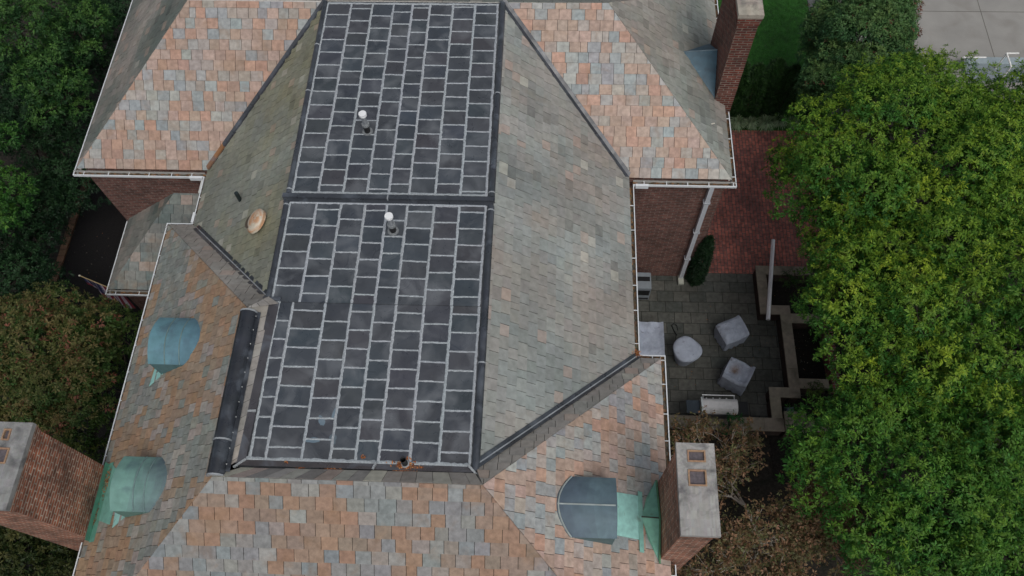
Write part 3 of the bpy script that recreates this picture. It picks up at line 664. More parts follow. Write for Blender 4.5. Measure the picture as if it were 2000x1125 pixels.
mb.poly([(-8.36, 2.75, szW(-8.36) + .005), (-8.36, 3.82, szW(-8.36) + .005), (-7.95, 3.5, szW(-7.95) + .004), (-7.95, 2.62, szW(-7.95) + .004)][::-1], lin(124, 180, 166))
mb.build('saddle_flashing', M['verdigris'], c2, HO)
A = Vector(UP(1335, 101, (e_, 0, EZ), (K, 0, 1))); szT = lambda x: EZ + K * (e_ - x) + .03
rz_ = A.z + .05
tri([[A, (4.03, 14.11, rz_), (4.03, 14.11, rz_ - .001), (4.03, 13.2, szT(4.03))], [A, (4.03, 14.95, szT(4.03)), (4.03, 14.11, rz_)]], lin(70, 102, 118), c3, mat='bluecopper')
mb = MB(); mb.tube([A, (4.03, 14.11, rz_ + .005)], .016, 6, lin(120, 140, 150)); mb.tube([A.lerp(Vector((4.03, 13.2, szT(4.03))), .42), (4.03, 13.75, rz_ - .3)], .008, 5, lin(110, 134, 142)); mb.build('flashing_seam', M['bluecopper'], c3, HO)

# downspout on the terrace corner
mb = MB(); 
mb.box(3.84, 3.95, WY - .13, WY - .02, .12, EZ - .12, lin(190, 194, 200)); mb.box(3.82, 3.97, WY - .3, WY - .02, .03, .12, lin(180, 182, 170))
for z in (1.2, 2.6, 4.0): mb.box(3.81, 3.98, WY - .14, WY, z, z + .04, lin(170, 174, 180))
hp(mb, 'downspout', M['white'], 'long pale grey downspout on the terrace wall')

mb = MB(); c = Vector(UP(1392, 243, (e_, 0, EZ), (K, 0, 1))); mb.obox(c + Vector((0, 0, .03)), (.8, .6, -.5), (-.6, .8, 0), (0, 0, 1), -.06, .06, -.012, .012, -.008, .008, lin(220, 214, 200)); tag(mb.build('slate_chip', M['plain']), 'pale loose chip lying on the roof slope left of the upper right eave', 'chip')
# ------------------------------------------------------------------ loose leaves and litter
def litter(name, spots, mat, cols_, label, sz=.03, seed=1, zoff=None):
    rg = np.random.RandomState(seed); V = []; C = []
    for (c, r1, r2, num, normal) in spots:
        nn = Vector(normal).normalized(); t1 = nn.cross(Vector((0, 1, .01))).normalized(); t2 = nn.cross(t1)
        for _ in range(num):
            a, b = rg.normal() * r1, rg.normal() * r2; h = rg.uniform(.008, .05)
            p = Vector(c) + t1 * a + t2 * b + nn * h; an = rg.uniform(0, 6.28); s = sz * rg.uniform(.5, 1.3)
            d = t1 * math.cos(an) + t2 * math.sin(an) + nn * rg.uniform(-.5, .5); w = nn.cross(d).normalized() * s * .35; d = d.normalized() * s
            V.append([p - d, p + w, p + d, p - w]); C.append(jit(cols_[rg.randint(len(cols_))], .2))
    o = quads_obj(name, np.array(V, float), np.array(C), mat); tag(o, label, 'leaf litter', kind='stuff'); return o
orng = [lin(176, 110, 60), lin(150, 88, 50), lin(196, 138, 84), lin(110, 70, 48)]
sp = []
def onM(px, py, kind): return UP(px, py, (b_, 0, EZ), (-K, 0, 1)) if kind == 'W' else UP(px, py, (d_, 0, EZ), (K, 0, 1)) if kind == 'E' else UP(px, py, (c_, 0, EZ), (-K, 0, 1)) if kind == 'F' else U(px, py, HF)
for px, py, r1, r2, nn_, kd, no_ in ((411, 322, .05, .08, 60, 'W', (-.6, -.5, 1)), (388, 447, .08, .05, 90, 'W', (-.6, .5, 1)), (1242, 690, .05, .05, 90, 'E', (.6, .5, 1)), (790, 914, .075, .06, 520, 'R', (0, 0, 1)), (648, 917, .06, .02, 60, 'R', (0, 0, 1)),
                                 (560, 905, .02, .02, 15, 'R', (0, 0, 1)), (818, 915, .06, .02, 40, 'R', (0, 0, 1)), (711, 893, .02, .02, 8, 'R', (0, 0, 1)), (212, 940, .06, .16, 130, 'F', (-.6, 0, 1)), (190, 1010, .03, .1, 60, 'F', (-.6, 0, 1)), (588, 914, .05, .02, 20, 'R', (0, 0, 1))):
    sp.append((onM(px, py, kd), r1, r2, nn_, no_))
litter('fallen_leaves', sp, M['litter'], orng, 'small heaps of orange dead leaves caught in the roof valleys', seed=3)
litter('ground_leaves', [((-12.6, 10.5, .02), 1.1, 2.2, 130, (0, 0, 1)), ((4.4, 8.6, .015), 1.0, 1.4, 60, (0, 0, 1)), ((6.9, 8.3, .02), .5, 1.4, 160, (0, 0, 1)), ((7, 19, .03), 1.3, 2, 8, (0, 0, 1)), ((5.6, 8.6, .02), .15, .5, 40, (0, 0, 1))], M['litter'], [lin(120, 114, 100), lin(100, 90, 72), lin(140, 96, 60), lin(96, 100, 96)], 'scattered small fallen leaves on the ground', seed=5, sz=.022)

# ------------------------------------------------------------------ trees and plants
UPV = np.array([0, 0, 1.])
def unit(v): return v / np.maximum(1e-9, np.linalg.norm(v, axis=-1, keepdims=True))
def leaf_quads(rg, P, N, size, nl, wid=.34, spread=(-.35, .9), cols=None, droop=.15):
    n = len(P); P = np.repeat(P, nl, 0); N = np.repeat(N, nl, 0); C = np.repeat(cols, nl, 0); S = np.repeat(size, nl)
    ref = np.where(np.abs(N[:, 2:3]) > .9, np.array([[1., 0, 0]]), np.array([[0, 0, 1.]]))
    t1 = unit(np.cross(N, ref)); t2 = np.cross(N, t1); ph = rg.uniform(0, 2 * np.pi, len(P))[:, None]; al = rg.uniform(spread[0], spread[1], len(P))[:, None]
    D = unit(np.cos(al) * (np.cos(ph) * t1 + np.sin(ph) * t2) + np.sin(al) * N)
    L = (S * rg.uniform(.65, 1.15, len(P)))[:, None]; sd_ = unit(np.cross(D, N) + .25 * rg.normal(size=D.shape)) * L * wid * .5
    off = D * L * rg.uniform(.0, .45, (len(P), 1)); b = P + off; mid = b + D * L * .45 + N * L * .05; tip = b + D * L - UPV * L * droop
    V = np.stack([b, mid + sd_, tip, mid - sd_], 1)
    C = C * rg.uniform(.78, 1.22, (len(P), 1)) * (1 + rg.uniform(-.06, .06, C.shape))
    return V, C
def crown(rg, blobs, lobe_r, density, size, nl, cols, wid=.34, lobes_per_m2=6., tip=None, under=.25, down=-.35, ylw=.3, spread=(-.35, .9), spacing=.57):
    """blobs: (x,y,z,rx,rz). lobes sit on the blobs, tufts sit on the lobes"""
    LP = []; 
    for (x, y, z, rx, rz) in blobs:
        A = 2 * math.pi * rx * rx * 1.3; k = max(4, int(A * lobes_per_m2))
        d = unit(rg.normal(size=(k * 2, 3))); d = d[d[:, 2] > down][:k]
        r_ = rg.uniform(.72, 1.04, (len(d), 1)); LP.append(np.c_[np.array([x, y, z]) + d * np.array([rx, rx, rz]) * r_, rg.uniform(lobe_r[0], lobe_r[1], len(d)), rg.uniform(0, 1, len(d)), np.full(len(d), z)])
    LP = np.concatenate(LP); keep = []
    inside = np.zeros(len(LP), bool)
    for (x, y, z, rx, rz) in blobs:
        q = (LP[:, :3] - np.array([x, y, z])) / np.array([rx, rx, rz]); inside |= (q ** 2).sum(1) < .42
    LP = LP[~inside]
    for i in range(len(LP)):
        if all(np.linalg.norm(LP[i, :3] - LP[j, :3]) > spacing * (LP[i, 3] + LP[j, 3]) for j in keep): keep.append(i)
    LP = LP[keep]; VV = []; CC = []
    cg = np.array(cols[0]); cy = np.array(cols[1]); cdk = np.array(cols[2])
    for l in LP:
        k = max(6, int(4 * math.pi * l[3] ** 2 * density * .75)); d = unit(rg.normal(size=(k * 2, 3))); d = d[d[:, 2] > -.55][:k]
        bump_ = 1 + .3 * np.sin(d[:, :1] * 8 + l[4] * 20) * np.cos(d[:, 1:2] * 8 + l[4] * 9) + .1 * np.sin(d[:, 2:3] * 9 + l[4] * 5)
        P = l[:3] + d * l[3] * (.7 + .36 * rg.uniform(0, 1, (len(d), 1)) ** .6) * bump_ * np.array([1, 1, .85])
        N = unit(d + UPV * .55 + rg.normal(size=d.shape) * .25)
        f = np.clip(rg.normal(size=(len(d), 1)) * .08 + (.5 + l[4]) * ylw * 2.4 * np.clip(d[:, 2:3] * .75 + (bump_ - 1) * 1.1, 0, 1), 0, 1)  # yellow new growth, graded upward so each lobe's lit top is painted in
        c = cg * (1 - f) + cy * f; g = np.clip(.35 - d[:, 2:3] * .6 + (.5 - l[4]) * .5 + rg.normal(size=(len(d), 1)) * .1, 0, 1) * .8; c = c * (1 - g) + cdk * g  # dark green low on each lobe: shade painted into the leaf colour
        if tip is not None:
            s = rg.uniform(size=(len(d), 1)) < tip[1] * (1.6 if l[4] > .6 else .5); c = np.where(s, np.array(tip[0]), c)
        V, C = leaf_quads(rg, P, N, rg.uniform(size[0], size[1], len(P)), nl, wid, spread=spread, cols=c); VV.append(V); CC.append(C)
    return np.concatenate(VV), np.concatenate(CC), LP
def make_tree(name, base, blobs, label, cat, cols, seed, lobe_r=(.42, .85), density=84, size=(.045, .105), nl=11, bark=lin(58, 52, 44), tr=.12, group=None, **kw):
    rg = np.random.RandomState(seed); root = empty(name, base); tag(root, label, cat, group)
    bl = [(x - base[0], y - base[1], z - base[2], rx, rz) for x, y, z, rx, rz in blobs]
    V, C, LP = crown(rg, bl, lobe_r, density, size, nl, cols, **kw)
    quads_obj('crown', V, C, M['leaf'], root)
    mb = MB(); zc = float(np.mean([b[2] for b in bl])); cx = np.mean([b[0] for b in bl]); cy = np.mean([b[1] for b in bl])
    fork = Vector((cx * .35, cy * .35, max(.35, zc * .45)))
    mb.tube([(0, 0, -.05), (cx * .1, cy * .1, fork.z * .5), fork], [tr * 1.3, tr, tr * .85], 10, bark)
    for b in bl:
        c = Vector(b[:3]); md = fork.lerp(c, .55) + Vector((rg.uniform(-.15, .15), rg.uniform(-.15, .15), .12)); mb.tube([fork, md, c], [tr * .6, tr * .42, tr * .22], 7, bark)
        sel = LP[np.argsort(np.linalg.norm(LP[:, :3] - np.array(b[:3]), axis=1))[:9]]
        for l in sel: mb.tube([c, c.lerp(Vector(l[:3]), .55) + Vector((0, 0, -.06)), Vector(l[:3])], [tr * .22, tr * .13, .012], 5, bark)
    mb.build('trunk', M['bark'], root)
    return root
def B(px, py, z, rx, rz=None): p = U(px, py, z); return (p[0], p[1], z, rx, rz or rx * .8)
def gb(px, py, z=0): p = U(px, py, z); return (float(p[0]), float(p[1]), 0.)
g1 = [lin(66, 120, 42), lin(156, 176, 48), lin(40, 88, 40)]
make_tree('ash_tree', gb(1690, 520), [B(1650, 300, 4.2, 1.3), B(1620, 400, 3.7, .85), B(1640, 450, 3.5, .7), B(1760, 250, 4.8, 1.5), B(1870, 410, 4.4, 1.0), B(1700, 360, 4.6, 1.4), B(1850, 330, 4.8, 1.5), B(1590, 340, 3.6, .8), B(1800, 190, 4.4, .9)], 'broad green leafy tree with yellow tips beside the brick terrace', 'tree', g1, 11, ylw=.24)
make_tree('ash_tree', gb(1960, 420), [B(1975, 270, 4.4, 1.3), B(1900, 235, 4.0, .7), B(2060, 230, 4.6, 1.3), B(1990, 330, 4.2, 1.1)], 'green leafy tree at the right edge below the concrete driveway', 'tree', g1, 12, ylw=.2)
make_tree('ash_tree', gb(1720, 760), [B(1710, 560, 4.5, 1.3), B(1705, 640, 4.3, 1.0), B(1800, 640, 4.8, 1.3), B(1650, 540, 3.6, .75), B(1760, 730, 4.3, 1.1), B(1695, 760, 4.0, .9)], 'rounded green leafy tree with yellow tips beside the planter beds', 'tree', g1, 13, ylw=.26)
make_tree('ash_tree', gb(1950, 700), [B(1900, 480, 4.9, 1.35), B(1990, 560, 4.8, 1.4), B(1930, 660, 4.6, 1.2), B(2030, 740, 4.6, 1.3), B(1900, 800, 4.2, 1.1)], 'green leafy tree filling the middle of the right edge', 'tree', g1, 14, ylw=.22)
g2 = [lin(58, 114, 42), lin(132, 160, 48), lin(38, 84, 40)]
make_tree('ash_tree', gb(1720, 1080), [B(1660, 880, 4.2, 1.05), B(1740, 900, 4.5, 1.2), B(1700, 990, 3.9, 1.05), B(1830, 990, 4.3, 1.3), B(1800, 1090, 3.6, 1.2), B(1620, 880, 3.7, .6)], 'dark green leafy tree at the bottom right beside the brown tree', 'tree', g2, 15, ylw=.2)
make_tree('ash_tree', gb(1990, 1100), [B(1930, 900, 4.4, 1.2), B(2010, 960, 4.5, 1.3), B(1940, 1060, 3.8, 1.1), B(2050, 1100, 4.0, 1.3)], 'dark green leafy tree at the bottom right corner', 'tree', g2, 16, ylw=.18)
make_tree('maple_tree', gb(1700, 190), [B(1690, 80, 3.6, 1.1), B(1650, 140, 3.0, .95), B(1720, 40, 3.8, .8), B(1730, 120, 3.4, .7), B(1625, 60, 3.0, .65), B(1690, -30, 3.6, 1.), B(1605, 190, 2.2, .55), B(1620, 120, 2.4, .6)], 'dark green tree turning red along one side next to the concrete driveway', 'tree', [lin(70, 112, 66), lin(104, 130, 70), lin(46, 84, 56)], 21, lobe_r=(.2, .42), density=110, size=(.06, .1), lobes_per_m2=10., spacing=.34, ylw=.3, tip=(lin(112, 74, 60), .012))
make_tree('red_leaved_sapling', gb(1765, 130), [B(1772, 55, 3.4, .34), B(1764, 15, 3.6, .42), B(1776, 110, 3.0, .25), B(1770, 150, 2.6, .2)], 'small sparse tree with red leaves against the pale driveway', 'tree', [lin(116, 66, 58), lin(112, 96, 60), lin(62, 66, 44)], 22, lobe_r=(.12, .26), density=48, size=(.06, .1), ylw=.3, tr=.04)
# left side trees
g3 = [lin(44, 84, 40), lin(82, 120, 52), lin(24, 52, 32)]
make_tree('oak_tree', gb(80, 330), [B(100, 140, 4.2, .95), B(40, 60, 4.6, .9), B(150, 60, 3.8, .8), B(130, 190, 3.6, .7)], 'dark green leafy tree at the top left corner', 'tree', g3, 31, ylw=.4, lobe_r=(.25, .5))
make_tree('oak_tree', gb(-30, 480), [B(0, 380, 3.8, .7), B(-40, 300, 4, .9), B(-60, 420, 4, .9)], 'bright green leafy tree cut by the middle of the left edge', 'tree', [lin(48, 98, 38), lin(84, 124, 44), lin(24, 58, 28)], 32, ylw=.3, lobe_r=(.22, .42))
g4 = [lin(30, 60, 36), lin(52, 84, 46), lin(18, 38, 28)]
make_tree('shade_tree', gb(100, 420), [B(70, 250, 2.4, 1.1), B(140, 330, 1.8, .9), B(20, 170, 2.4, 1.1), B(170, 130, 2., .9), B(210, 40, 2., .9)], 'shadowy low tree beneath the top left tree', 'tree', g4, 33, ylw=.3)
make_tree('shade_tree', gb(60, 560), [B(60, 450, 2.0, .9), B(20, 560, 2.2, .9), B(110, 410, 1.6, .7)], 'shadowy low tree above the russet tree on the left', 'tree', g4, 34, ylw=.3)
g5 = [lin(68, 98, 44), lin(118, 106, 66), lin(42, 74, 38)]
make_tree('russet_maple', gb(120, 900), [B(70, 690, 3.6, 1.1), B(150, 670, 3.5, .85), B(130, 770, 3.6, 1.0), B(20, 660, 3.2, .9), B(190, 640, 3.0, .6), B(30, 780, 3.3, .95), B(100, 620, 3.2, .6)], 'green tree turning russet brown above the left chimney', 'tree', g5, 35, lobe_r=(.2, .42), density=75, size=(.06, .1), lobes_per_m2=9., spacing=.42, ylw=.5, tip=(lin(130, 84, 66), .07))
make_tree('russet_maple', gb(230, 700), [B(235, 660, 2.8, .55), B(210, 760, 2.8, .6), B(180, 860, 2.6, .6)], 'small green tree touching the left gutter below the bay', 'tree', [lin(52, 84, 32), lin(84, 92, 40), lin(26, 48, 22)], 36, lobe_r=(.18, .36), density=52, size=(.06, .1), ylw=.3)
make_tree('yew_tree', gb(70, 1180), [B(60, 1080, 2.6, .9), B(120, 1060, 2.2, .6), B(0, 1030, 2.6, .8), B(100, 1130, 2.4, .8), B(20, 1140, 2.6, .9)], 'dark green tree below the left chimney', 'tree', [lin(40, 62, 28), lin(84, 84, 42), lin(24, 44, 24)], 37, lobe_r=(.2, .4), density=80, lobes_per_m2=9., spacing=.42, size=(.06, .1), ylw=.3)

# brown autumn tree with bare branches
def bare_tree(base, label, seed=4):
    rg = random.Random(seed); nr = np.random.RandomState(seed); root = empty('autumn_tree', base); tag(root, label, 'tree')
    mb = MB(); tips = []
    def grow(p, d, L, r, depth):
        q = p + d * L; mid = p.lerp(q, .5) + Vector((rg.uniform(-1, 1), rg.uniform(-1, 1), rg.uniform(-.5, .5))) * L * .07
        mb.tube([p, mid, q], [r, r * .85, r * .7], 5 if depth > 1 else 8, jit(lin(168, 160, 148), .12), cap=False)
        if depth >= 2: tips.append((q, d)); tips.append((mid, d))
        if depth >= 6 or L < .1: return
        for k in range(3 if depth < 4 else 2):
            nd = (d + Vector((rg.uniform(-1, 1), rg.uniform(-1, 1), rg.uniform(-.25, .6))) * .75).normalized()
            grow(q, nd, L * rg.uniform(.68, .86), r * .66, depth + 1)
    grow(Vector((0, 0, 0)), Vector((0.12, -.05, 1)), .92, .08, 0)
    for k in range(3): grow(Vector((0, 0, .35 + .12 * k)), Vector((math.cos(k * 2.1), math.sin(k * 2.1), .62)).normalized(), .95, .05, 1)
    mb.build('trunk', M['bark'], root)
    T = np.array([list(t[0]) for t in tips]); D = np.array([list(t[1]) for t in tips])
    k = 4; P = np.repeat(T, k, 0) + nr.normal(size=(len(T) * k, 3)) * .12; N = unit(np.repeat(D, k, 0) * .3 + UPV * .6 + nr.normal(size=P.shape) * .35)
    keep = nr.uniform(size=len(P)) < .95; P, N = P[keep], N[keep]
    base_c = np.array([lin(130, 104, 76), lin(112, 102, 70), lin(102, 104, 68), lin(146, 114, 88)]); C = base_c[nr.randint(0, 4, len(P))]
    V, C = leaf_quads(nr, P, N, nr.uniform(.05, .095, len(P)), 5, .5, cols=C); quads_obj('crown', V, C, M['leaf'], root)
bare_tree(gb(1475, 1062), 'sparse brown autumn tree with bare grey twigs beside the right chimney')

# clipped arborvitae hedge, each plant a cone
def cone_plant(name, base, h, r, cols, seed, label, cat, group=None, lean=(0, 0), n=900, size=(.05, .09), tipc=None):
    rg = np.random.RandomState(seed); root = empty(name, base); tag(root, label, cat, group)
    z = rg.uniform(0, 1, n) ** 1.0; an = rg.uniform(0, 2 * np.pi, n); rr = r * (1 - z ** 3.2) ** .7 * (1 + .14 * np.sin(an * 5 + seed) + rg.uniform(-.12, .06, n))
    P = np.c_[np.cos(an) * rr + lean[0] * z, np.sin(an) * rr + lean[1] * z, .05 + z * h]; N = unit(np.c_[np.cos(an), np.sin(an), .45 + z * 1.4])
    f = np.clip(rg.normal(size=(n, 1)) * .2 + .25, 0, 1); C = np.array(cols[0]) * (1 - f) + np.array(cols[1]) * f
    V, C = leaf_quads(rg, P, N, rg.uniform(size[0], size[1], n), 9, .3, spread=(.1, 1.2), cols=C, droop=0); quads_obj('foliage', V, C, M['leaf'], root)
    mb = MB(); mb.tube([(0, 0, -.03), (lean[0] * .6, lean[1] * .6, h * .6)], [.05, .02], 6, lin(70, 58, 46)); mb.build('stem', M['bark'], root)
hx = [5.35, 5.8, 6.3, 6.85, 7.35, 7.85, 8.35]
hl = ['arborvitae shrub nearest the chimney at the left end of the hedge', 'second arborvitae shrub of the hedge from the chimney', 'third arborvitae shrub of the hedge from the chimney', 'middle arborvitae shrub of the dark hedge', 'third arborvitae shrub of the hedge from the path', 'second arborvitae shrub of the hedge from the path', 'arborvitae shrub at the right end of the hedge by the path']
for k, x in enumerate(hx):
    cone_plant('arborvitae', (x, 17.15 + rnd.uniform(-.1, .1), 0), 2.0 + rnd.uniform(-.2, .2), .42, [lin(32, 58, 28), lin(58, 98, 38)], 50 + k, hl[k], 'shrub', 'dark arborvitae hedge above the brick terrace', n=1500)
cone_plant('wall_shrub', (4.3, 10.95, 0), 2.3, .2, [lin(22, 46, 26), lin(38, 66, 34)], 61, 'narrow dark evergreen shrub growing up the terrace wall corner beside the downspout', 'shrub', n=1600)
# strap leaved clumps along the terrace
def clump(base, r, seed, label):
    rg = np.random.RandomState(seed); n = 150; V = []; C = []
    for k in range(n):
        an = rg.uniform(0, 6.28); d = np.array([math.cos(an), math.sin(an), 0]); w = np.array([-d[1], d[0], 0]) * .012; L = r * rg.uniform(.6, 1.15); h = r * rg.uniform(.5, 1.1)
        p0 = d * .03; p1 = d * L * .5 + UPV * h; p2 = d * L + UPV * h * .55; c = jit(lin(138, 160, 124), .3)
        V.append([p0 - w * .6, p0 + w * .6, p1 + w, p1 - w]); V.append([p1 - w, p1 + w, p2 + w * .2, p2 - w * .2]); C += [c, c]
    root = quads_obj('strap_leaf_plant', np.array(V), np.array(C), M['leaf']); root.location = base; tag(root, label, 'plant', 'strap leaved plants along the top of the brick terrace')
cl = ['strap leaved plant at the left end of the row by the hedge', 'second strap leaved plant of the row from the chimney', 'third strap leaved plant of the row from the chimney', 'fourth strap leaved plant of the row, near the big tree', 'strap leaved plant at the right end of the row under the tree']
for k, x in enumerate((5.95, 6.38, 6.82, 7.25, 7.65)): clump((x, 16.5 + rnd.uniform(-.05, .05), 0), .3 + rnd.uniform(-.03, .05), 70 + k, cl[k])
# planter shrubs
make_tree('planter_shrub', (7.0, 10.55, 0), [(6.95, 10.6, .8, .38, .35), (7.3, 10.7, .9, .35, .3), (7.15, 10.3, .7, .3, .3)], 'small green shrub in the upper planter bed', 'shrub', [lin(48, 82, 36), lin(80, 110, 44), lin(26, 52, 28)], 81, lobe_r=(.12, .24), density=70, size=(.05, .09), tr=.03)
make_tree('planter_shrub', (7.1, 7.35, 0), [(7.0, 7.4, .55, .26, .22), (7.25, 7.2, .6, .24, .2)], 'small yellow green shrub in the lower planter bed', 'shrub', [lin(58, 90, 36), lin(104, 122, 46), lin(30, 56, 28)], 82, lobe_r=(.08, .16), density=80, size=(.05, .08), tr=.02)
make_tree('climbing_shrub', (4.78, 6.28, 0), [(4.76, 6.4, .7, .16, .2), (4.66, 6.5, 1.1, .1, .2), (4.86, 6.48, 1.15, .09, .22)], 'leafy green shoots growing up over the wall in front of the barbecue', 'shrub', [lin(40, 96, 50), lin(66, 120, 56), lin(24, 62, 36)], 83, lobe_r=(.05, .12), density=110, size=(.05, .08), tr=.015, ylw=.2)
# lawn blades
rg = np.random.RandomState(9); n = 26000; P = np.c_[rg.uniform(4.7, 8.8, n), rg.uniform(17.2, 23, n), np.zeros(n)]; d = unit(rg.normal(size=(n, 3)) + UPV * 1.5) * rg.uniform(.03, .06, (n, 1)); w = unit(np.cross(d, rg.normal(size=(n, 3)))) * .005
pn = np.array([1 + .45 * nz(p[0] * .9, p[1] * .9, 4) + .3 * nz(p[0] * 3, p[1] * 3, 6) for p in P])[:, None]; cc = np.array(lin(56, 116, 40)) * rg.uniform(.6, 1.3, (n, 1)) * pn + np.array([.01, .006, 0]) * rg.uniform(0, 1, (n, 1))
tag(quads_obj('grass', np.stack([P - w, P + w, P + d + w * .3, P + d - w * .3], 1), cc, M['leaf']), 'short green lawn grass beyond the hedge', 'grass', kind='stuff')

# ------------------------------------------------------------------ planter walls
pw = empty('planter_wall', (6.5, 8.6, 0)); PO = (6.5, 8.6, 0); tag(pw, 'stepped stone capped brick planter wall along the right of the patio', 'wall')
capc = lin(134, 126, 112)
cb = MB(); bb = MB(); H = .5
def seg(x0, x1, y0, y1):
    bb.box(x0 + .03, x1 - .03, y0 + .03, y1 - .03, 0, H - .06, (1, 1, 1))
    L = max(x1 - x0, y1 - y0); n = max(1, int(L / .45))
    for k in range(n):
        if x1 - x0 > y1 - y0: a, b = x0 + (x1 - x0) * k / n, x0 + (x1 - x0) * (k + 1) / n; cb.box(a + .002, b - .002, y0, y1, H - .06, H + rnd.uniform(-.002, .002), jit(capc, .06))
        else: a, b = y0 + (y1 - y0) * k / n, y0 + (y1 - y0) * (k + 1) / n; cb.box(x0, x1, a + .002, b - .002, H - .06, H + rnd.uniform(-.002, .002), jit(capc, .06))
seg(5.93, 6.2, 9.68, 11.17); seg(6.2, 7.6, 10.91, 11.17); seg(6.2, 6.74, 9.68, 9.94); seg(6.46, 6.74, 7.56, 9.68); seg(6.74, 7.6, 9.44, 9.7)
seg(5.93, 6.46, 7.29, 7.56); seg(6.46, 7.5, 7.56 - .001, 7.82) if False else seg(6.74, 7.5, 7.56, 7.82); seg(5.93, 6.2, 6.72, 7.29); seg(6.46, 6.73, 7.29, 7.56)
cb.build('cap_stone', M['stonecap'], pw, PO); bb.build('brick_base', M['planter_brick'], pw, PO)
gw = empty('garden_wall', (4.5, 6.54, 0)); GO = (4.5, 6.54, 0); tag(gw, 'long stone capped garden wall behind the barbecue at the foot of the patio', 'wall')
cb = MB(); bb = MB(); seg(2.7, 6.22, 6.38, 6.72); seg(6.78, 9.2, 6.4, 6.68)
bb.box(6.25, 6.75, 6.36, 6.86, 0, .52, (1, 1, 1)); cb.box(6.22, 6.78, 6.34, 6.88, .52, .59, capc)
cb.build('cap_stone', M['stonecap'], gw, GO); bb.build('brick_base', M['planter_brick'], gw, GO)
rw = MB(); rw.box(7.62, 7.85, 7.6, 9.7, 0, .4, (1, 1, 1)); tag(rw.build('low_brick_wall', M['brick_red']), 'low red brick wall at the back of the middle planter bed', 'wall')
mb = MB(); mb.box(6.35, 6.6, 6.95, 7.12, 0, .22, lin(60, 72, 82)); mb.box(6.38, 6.57, 6.98, 7.09, .22, .3, lin(84, 96, 106)); tag(mb.build('flood_light', M['plain']), 'small grey box light in the lower planter bed', 'light fixture')

# white pipe lying across the planter wall
P1 = U(1510, 469, .62); P2 = U(1500, 624, .62); P1[2] = P2[2] = .545
P1 = U(1510, 469, .545); P2 = U(1500, 624, .545)
mb = MB(); A = Vector(P1); B2 = Vector(P2); mb.tube([A, A.lerp(B2, .5), B2], .056, 18, lin(232, 232, 234), cap=True)
dv = (B2 - A).normalized(); mb.tube([B2 + dv * .001, B2 + dv * .004], .036, 16, lin(160, 160, 162))
tag(mb.build('white_pipe', M['white']), 'long white plastic pipe lying across the planter wall', 'pipe')

# ------------------------------------------------------------------ covered furniture
FC = lin(156, 164, 178)
def draped(name, loc, rz, hw, hd, hfun, label, cat, skirt=.06, seed=0, group=None, n=22, flare=.05, col=FC, round_=.0, stain_=0.):
    mb = MB(); rows = []
    def foot(u, v):
        # square to rounded square
        x, y = u * hw, v * hd
        if round_: 
            m = max(abs(u), abs(v)); l = math.hypot(u, v) or 1; k = (1 - round_) + round_ * m / l; x *= k; y *= k
        return x, y
    for i in range(n + 1):
        rr = []
        for j in range(n + 1):
            u, v = -1 + 2 * i / n, -1 + 2 * j / n; x, y = foot(u, v); z = hfun(u, v) + .045 * nz(x * 4.5, y * 4.5, seed) + .02 * nz(x * 12, y * 12, seed + 5)
            rr.append((x, y, z))
        rows.append(rr)
    def cc_(a, b):
        u, v = -1 + 2 * a / n, -1 + 2 * b / n; k = math.exp(-((u + .35) ** 2 * 9 + (v - .1) ** 2 * 7)) * stain_; k *= .5 + .8 * abs(nz(u * 5, v * 5, 8)); return jit(mixc(col, lin(118, 92, 66), min(.8, k * 1.3)), .04)
    mb.grid(rows, cc_, 0, True)
    ring = [rows[i][0] for i in range(n)] + [rows[n][j] for j in range(n)] + [rows[n - i][n] for i in range(n)] + [rows[0][n - j] for j in range(n)]
    lv = [ring]
    for k in range(1, 6):
        f = k / 5; lv.append([(p[0] * (1 + flare * f + .13 * f * nz(q * .42, k * .3, seed + 9)), p[1] * (1 + flare * f + .13 * f * nz(q * .42, k * .3, seed + 12)), p[2] + (skirt - p[2]) * f + (.03 * nz(q * .3, 0, seed) if k == 5 else 0)) for q, p in enumerate(ring)])
    mb.grid(lv, lambda a, b: jit(col, .03), 0, True, closed=True)
    o = mb.build(name, M['fabric']); o.location = loc; o.rotation_euler = (0, 0, rz); tag(o, label, cat, group)
    return o
def ss(a, b, x): t = max(0, min(1, (x - a) / (b - a))); return t * t * (3 - 2 * t)
armA = lambda u, v: .64 + .07 * ss(.72, .95, u) + .03 * (1 - u * u) * (1 - v * v) - .07 * ss(.75, 1, abs(v)) - .08 * ss(.8, 1, -u)
armB = lambda u, v: .62 + .1 * ss(.6, .95, u) + .06 * ss(.5, .8, abs(v)) - .08 * ss(.85, 1, abs(v)) - .13 * math.exp(-((u + .35) ** 2 * 7 + (v - .1) ** 2 * 5)) - .05 * math.exp(-((u - .3) ** 2 * 60 + (v + .4) ** 2 * 4))
cg = 'grey covered garden armchairs on the patio'
draped('covered_armchair', (5.1, 9.12, 0), R(24), .35, .32, armA, 'grey fabric covered armchair with a smooth flat top near the planter wall', 'chair', seed=1, group=cg, flare=-.06, round_=.16)
draped('covered_armchair', (5.15, 7.9, 0), R(-28), .34, .33, armB, 'grey fabric covered armchair with brown stains in its sagging seat', 'chair', seed=2, group=cg, flare=.06, round_=.14, stain_=1.)
draped('covered_loveseat', (2.78, 8.74, 0), 0, .45, .5, lambda u, v: .72 + .22 * ss(-.35, -.7, u) - .05 * math.exp(-(u - .3) ** 2 * 5 - v * v * 3) + .05 * ss(.75, .95, u), 'large grey covered seat standing against the house beside the gutter', 'chair', seed=3, flare=.02)
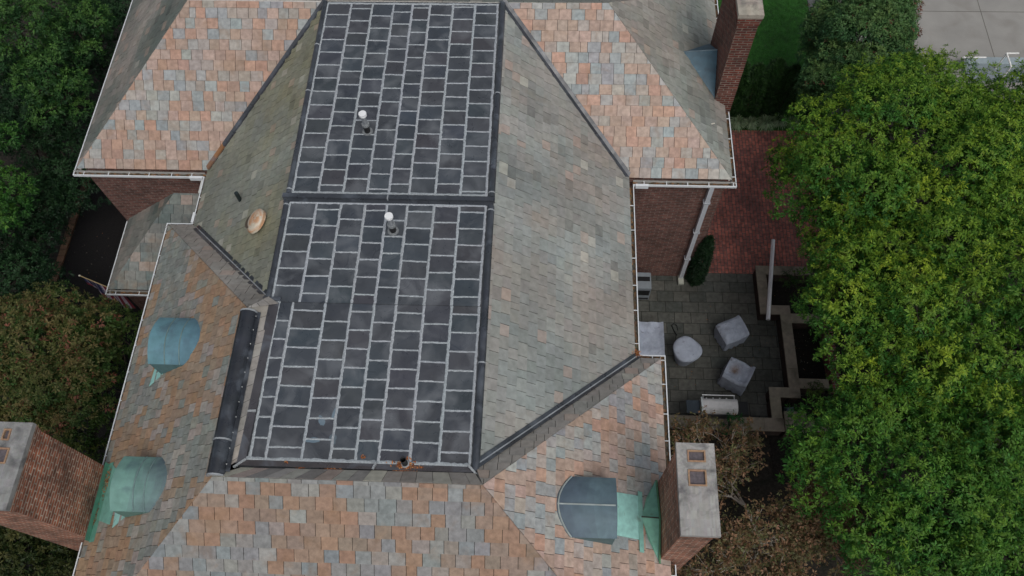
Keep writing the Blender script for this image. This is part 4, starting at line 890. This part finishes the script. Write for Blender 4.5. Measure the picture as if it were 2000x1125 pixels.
# round covered stool: wide rounded top tapering to the foot
mb = MB(); rows = []
for f, rr, z in ((0, .001, .76), (0, .15, .765), (0, .28, .755), (0, .345, .735), (0, .365, .7), (0, .35, .6), (0, .3, .4), (0, .25, .2), (0, .22, .03)):
    rows.append([(rr * math.cos(t) * (1 + .07 * math.cos(2 * t + .6) + .05 * math.cos(3 * t)) , rr * math.sin(t) * (1 + .05 * math.cos(3 * t + 1)) * 1.02, z + .012 * nz(math.cos(t) * rr * 8, math.sin(t) * rr * 8, 2)) for t in [k * math.pi / 16 for k in range(32)]])
mb.grid(rows, lambda a, b: jit(FC, .03), 0, True, closed=True); o = mb.build('covered_table', M['fabric']); o.location = (3.83, 8.48, 0)
tag(o, 'round grey covered table standing on the patio pavers', 'table')
mb = MB(); pts = [U(x, y, .03) for x, y in ((1322, 655), (1316, 645), (1312, 636), (1316, 632), (1322, 636), (1324, 645))]; mb.tube(pts, .013, 6, lin(22, 22, 24)); tag(mb.build('cable', M['plain']), 'black looped cable on the patio beside the round covered table', 'cable')
# bench of slatted grey against the house
bx = empty('air_conditioner', (2.66, 10.5, 0)); BO = (2.66, 10.5, 0); tag(bx, 'grey metal outdoor unit with dark slots beneath the gutter', 'air conditioner')
mb = MB(); mb.box(2.3, 2.96, 10.25, 10.75, .04, .72, lin(128, 136, 142)); mb.build('casing', M['plain'], bx, BO)
for y0 in (10.52, 10.22):
    mb = MB()
    if y0 > 10.5: mb.box(2.34, 2.93, 10.48, 10.62, .715, .724, lin(24, 26, 28))
    else: mb.box(2.33, 2.93, 10.236, 10.252, .34, .6, lin(24, 26, 28)); mb.box(2.33, 2.93, 10.23, 10.25, .1, .16, lin(24, 26, 28))
    mb.build('vent_slot', M['plain'], bx, BO)

# barbecue
gx0, gx1 = U(1372, 800, .9)[0], U(1441, 800, .9)[0]; gy = 6.86
bq = empty('barbecue', ((gx0 + gx1) / 2, gy, 0)); QO = ((gx0 + gx1) / 2, gy, 0); tag(bq, 'steel barbecue with front rail and dark side shelves at the patio wall', 'barbecue')
st_ = lin(196, 198, 200)
mb = MB(); mb.box(gx0 + .03, gx1 - .03, gy - .2, gy + .2, .1, .78, lin(60, 62, 66)); mb.build('cabinet', M['plain'], bq, QO)
mb = MB(); rows = []
for x in (gx0, gx1):
    rows.append([(x, gy + .2, .78), (x, gy + .19, .9), (x, gy + .12, .97), (x, gy - .02, .985), (x, gy - .13, .95), (x, gy - .18, .86), (x, gy - .18, .78)])
mb.grid(rows, lin(206, 206, 206), 0, False); mb.poly(rows[0][::-1], st_); mb.poly(rows[1], st_); mb.box(gx0 + .06, gx1 - .02, gy - .1, gy + .08, .985, .992, lin(214, 214, 214)); mb.build('lid', M['plain'], bq, QO)
mb = MB()
for x in (gx0 + .05, gx1 - .05): mb.tube([(x, gy + .18, .84), (x, gy + .31, .84)], .013, 8, st_)
mb.tube([(gx0 + .03, gy + .31, .84), (gx1 - .03, gy + .31, .84)], .015, 8, st_)
for k in range(4): mb.tube([(gx0 + .14 + k * .17, gy + .2, .8), (gx0 + .14 + k * .17, gy + .25, .8)], .02, 10, lin(210, 210, 210))
mb.build('handle', M['steel'], bq, QO)
for x0, x1 in ((gx0 - .38, gx0 - .04), (gx1 + .02, gx1 + .28)):
    mb = MB(); mb.box(x0, x1, gy - .18, gy + .16, .8, .83, lin(46, 58, 68) if x0 < gx0 else lin(24, 26, 28)); mb.build('side_shelf', M['plain'], bq, QO)
mb = MB(); mb.box(gx0 - .035, gx0 - .003, gy - .2, gy + .2, .76, 1.0, lin(196, 206, 208)); mb.build('end_panel', M['plain'], bq, QO)

# flag on a short pole from the bay corner
fg = empty('flag', (Lx, Ly, 0)); FO = (Lx, Ly, 0); tag(fg, 'small american flag drooping on a pole from the corner of the low bay roof', 'flag')
tip_ = Vector(U(157, 539, 2.1)); root_ = Vector((Lx + .28, Ly + .3, 1.75))
mb = MB(); mb.tube([root_, tip_], .014, 8, lin(170, 150, 110)); mb.tube([tip_, tip_ + (tip_ - root_).normalized() * .04], .024, 10, lin(200, 196, 180)); mb.build('pole', M['plain'], fg, FO)
red = lin(110, 34, 48); wht = lin(160, 150, 160); blu = lin(24, 30, 64)
mb = MB(); nU, nV = 26, 26; Lp = (root_ - tip_); rows = []; drop = Vector((.16, -.24, -.5))
for i in range(nU + 1):
    u = i / nU; top = tip_ + Lp * (.04 + .8 * u); sgm = .45 + .55 * math.sin(min(1, u * 1.3) * 1.57)
    rows.append([top + drop * (v / nV) * sgm + Vector((0, 0, 1)) * (.05 * math.sin(u * 17 + v / nV * 3)) * (v / nV) + Vector((.5, .7, 0)) * (.05 * math.sin(u * 14) * (v / nV)) for v in range(nV + 1)])
def fc(a, b):
    st = int(a / nU * 13)   # stripes run with the drop, canton next to the tip
    s2_ = int(b / nV * 13)
    if a < nU * .42 and b < nV * .75:
        return wht if (a % 3 == 1 and b % 3 == 1) else blu
    return red if st % 2 == 0 else wht
mb.grid(rows, fc, 0, True); mb.build('cloth', M['flagcloth'], fg, FO)

# driveway steps with white rail at the far right
sp_ = empty('garden_steps', gb(1930, 135)); SO = gb(1930, 135); tag(sp_, 'grey concrete steps with a white metal handrail beside the driveway', 'steps')
p0 = U(1884, 122, .3); p1 = U(1970, 112, .3); mb = MB(); x0, x1 = p0[0], p1[0] + .6
mb.box(x0, x1, p1[1] - .28, p1[1], 0, .3, lin(150, 162, 166)); mb.box(x0 + .05, x1, p1[1] - .8, p1[1] - .28, 0, .16, lin(128, 136, 142)); mb.build('step', M['plain'], sp_, SO)
for grp in (([U(1882, 112, .75), U(1926, 112, .75)], [U(1882, 112, .75), gb(1884, 122)]), ([U(1966, 104, .85), U(1990, 104, .85)], [U(1966, 104, .85), U(1975, 130, .7)], [U(1966, 104, .85), (U(1966, 104, .85)[0], U(1966, 104, .85)[1], 0)], [U(1975, 130, .7), (U(1975, 130, .7)[0], U(1975, 130, .7)[1], 0)])):
    mb = MB()
    for P_ in grp: mb.tube([Vector(P_[0]), Vector(P_[1])], .025, 8, lin(232, 232, 228))
    mb.build('handrail', M['white'], sp_, SO)
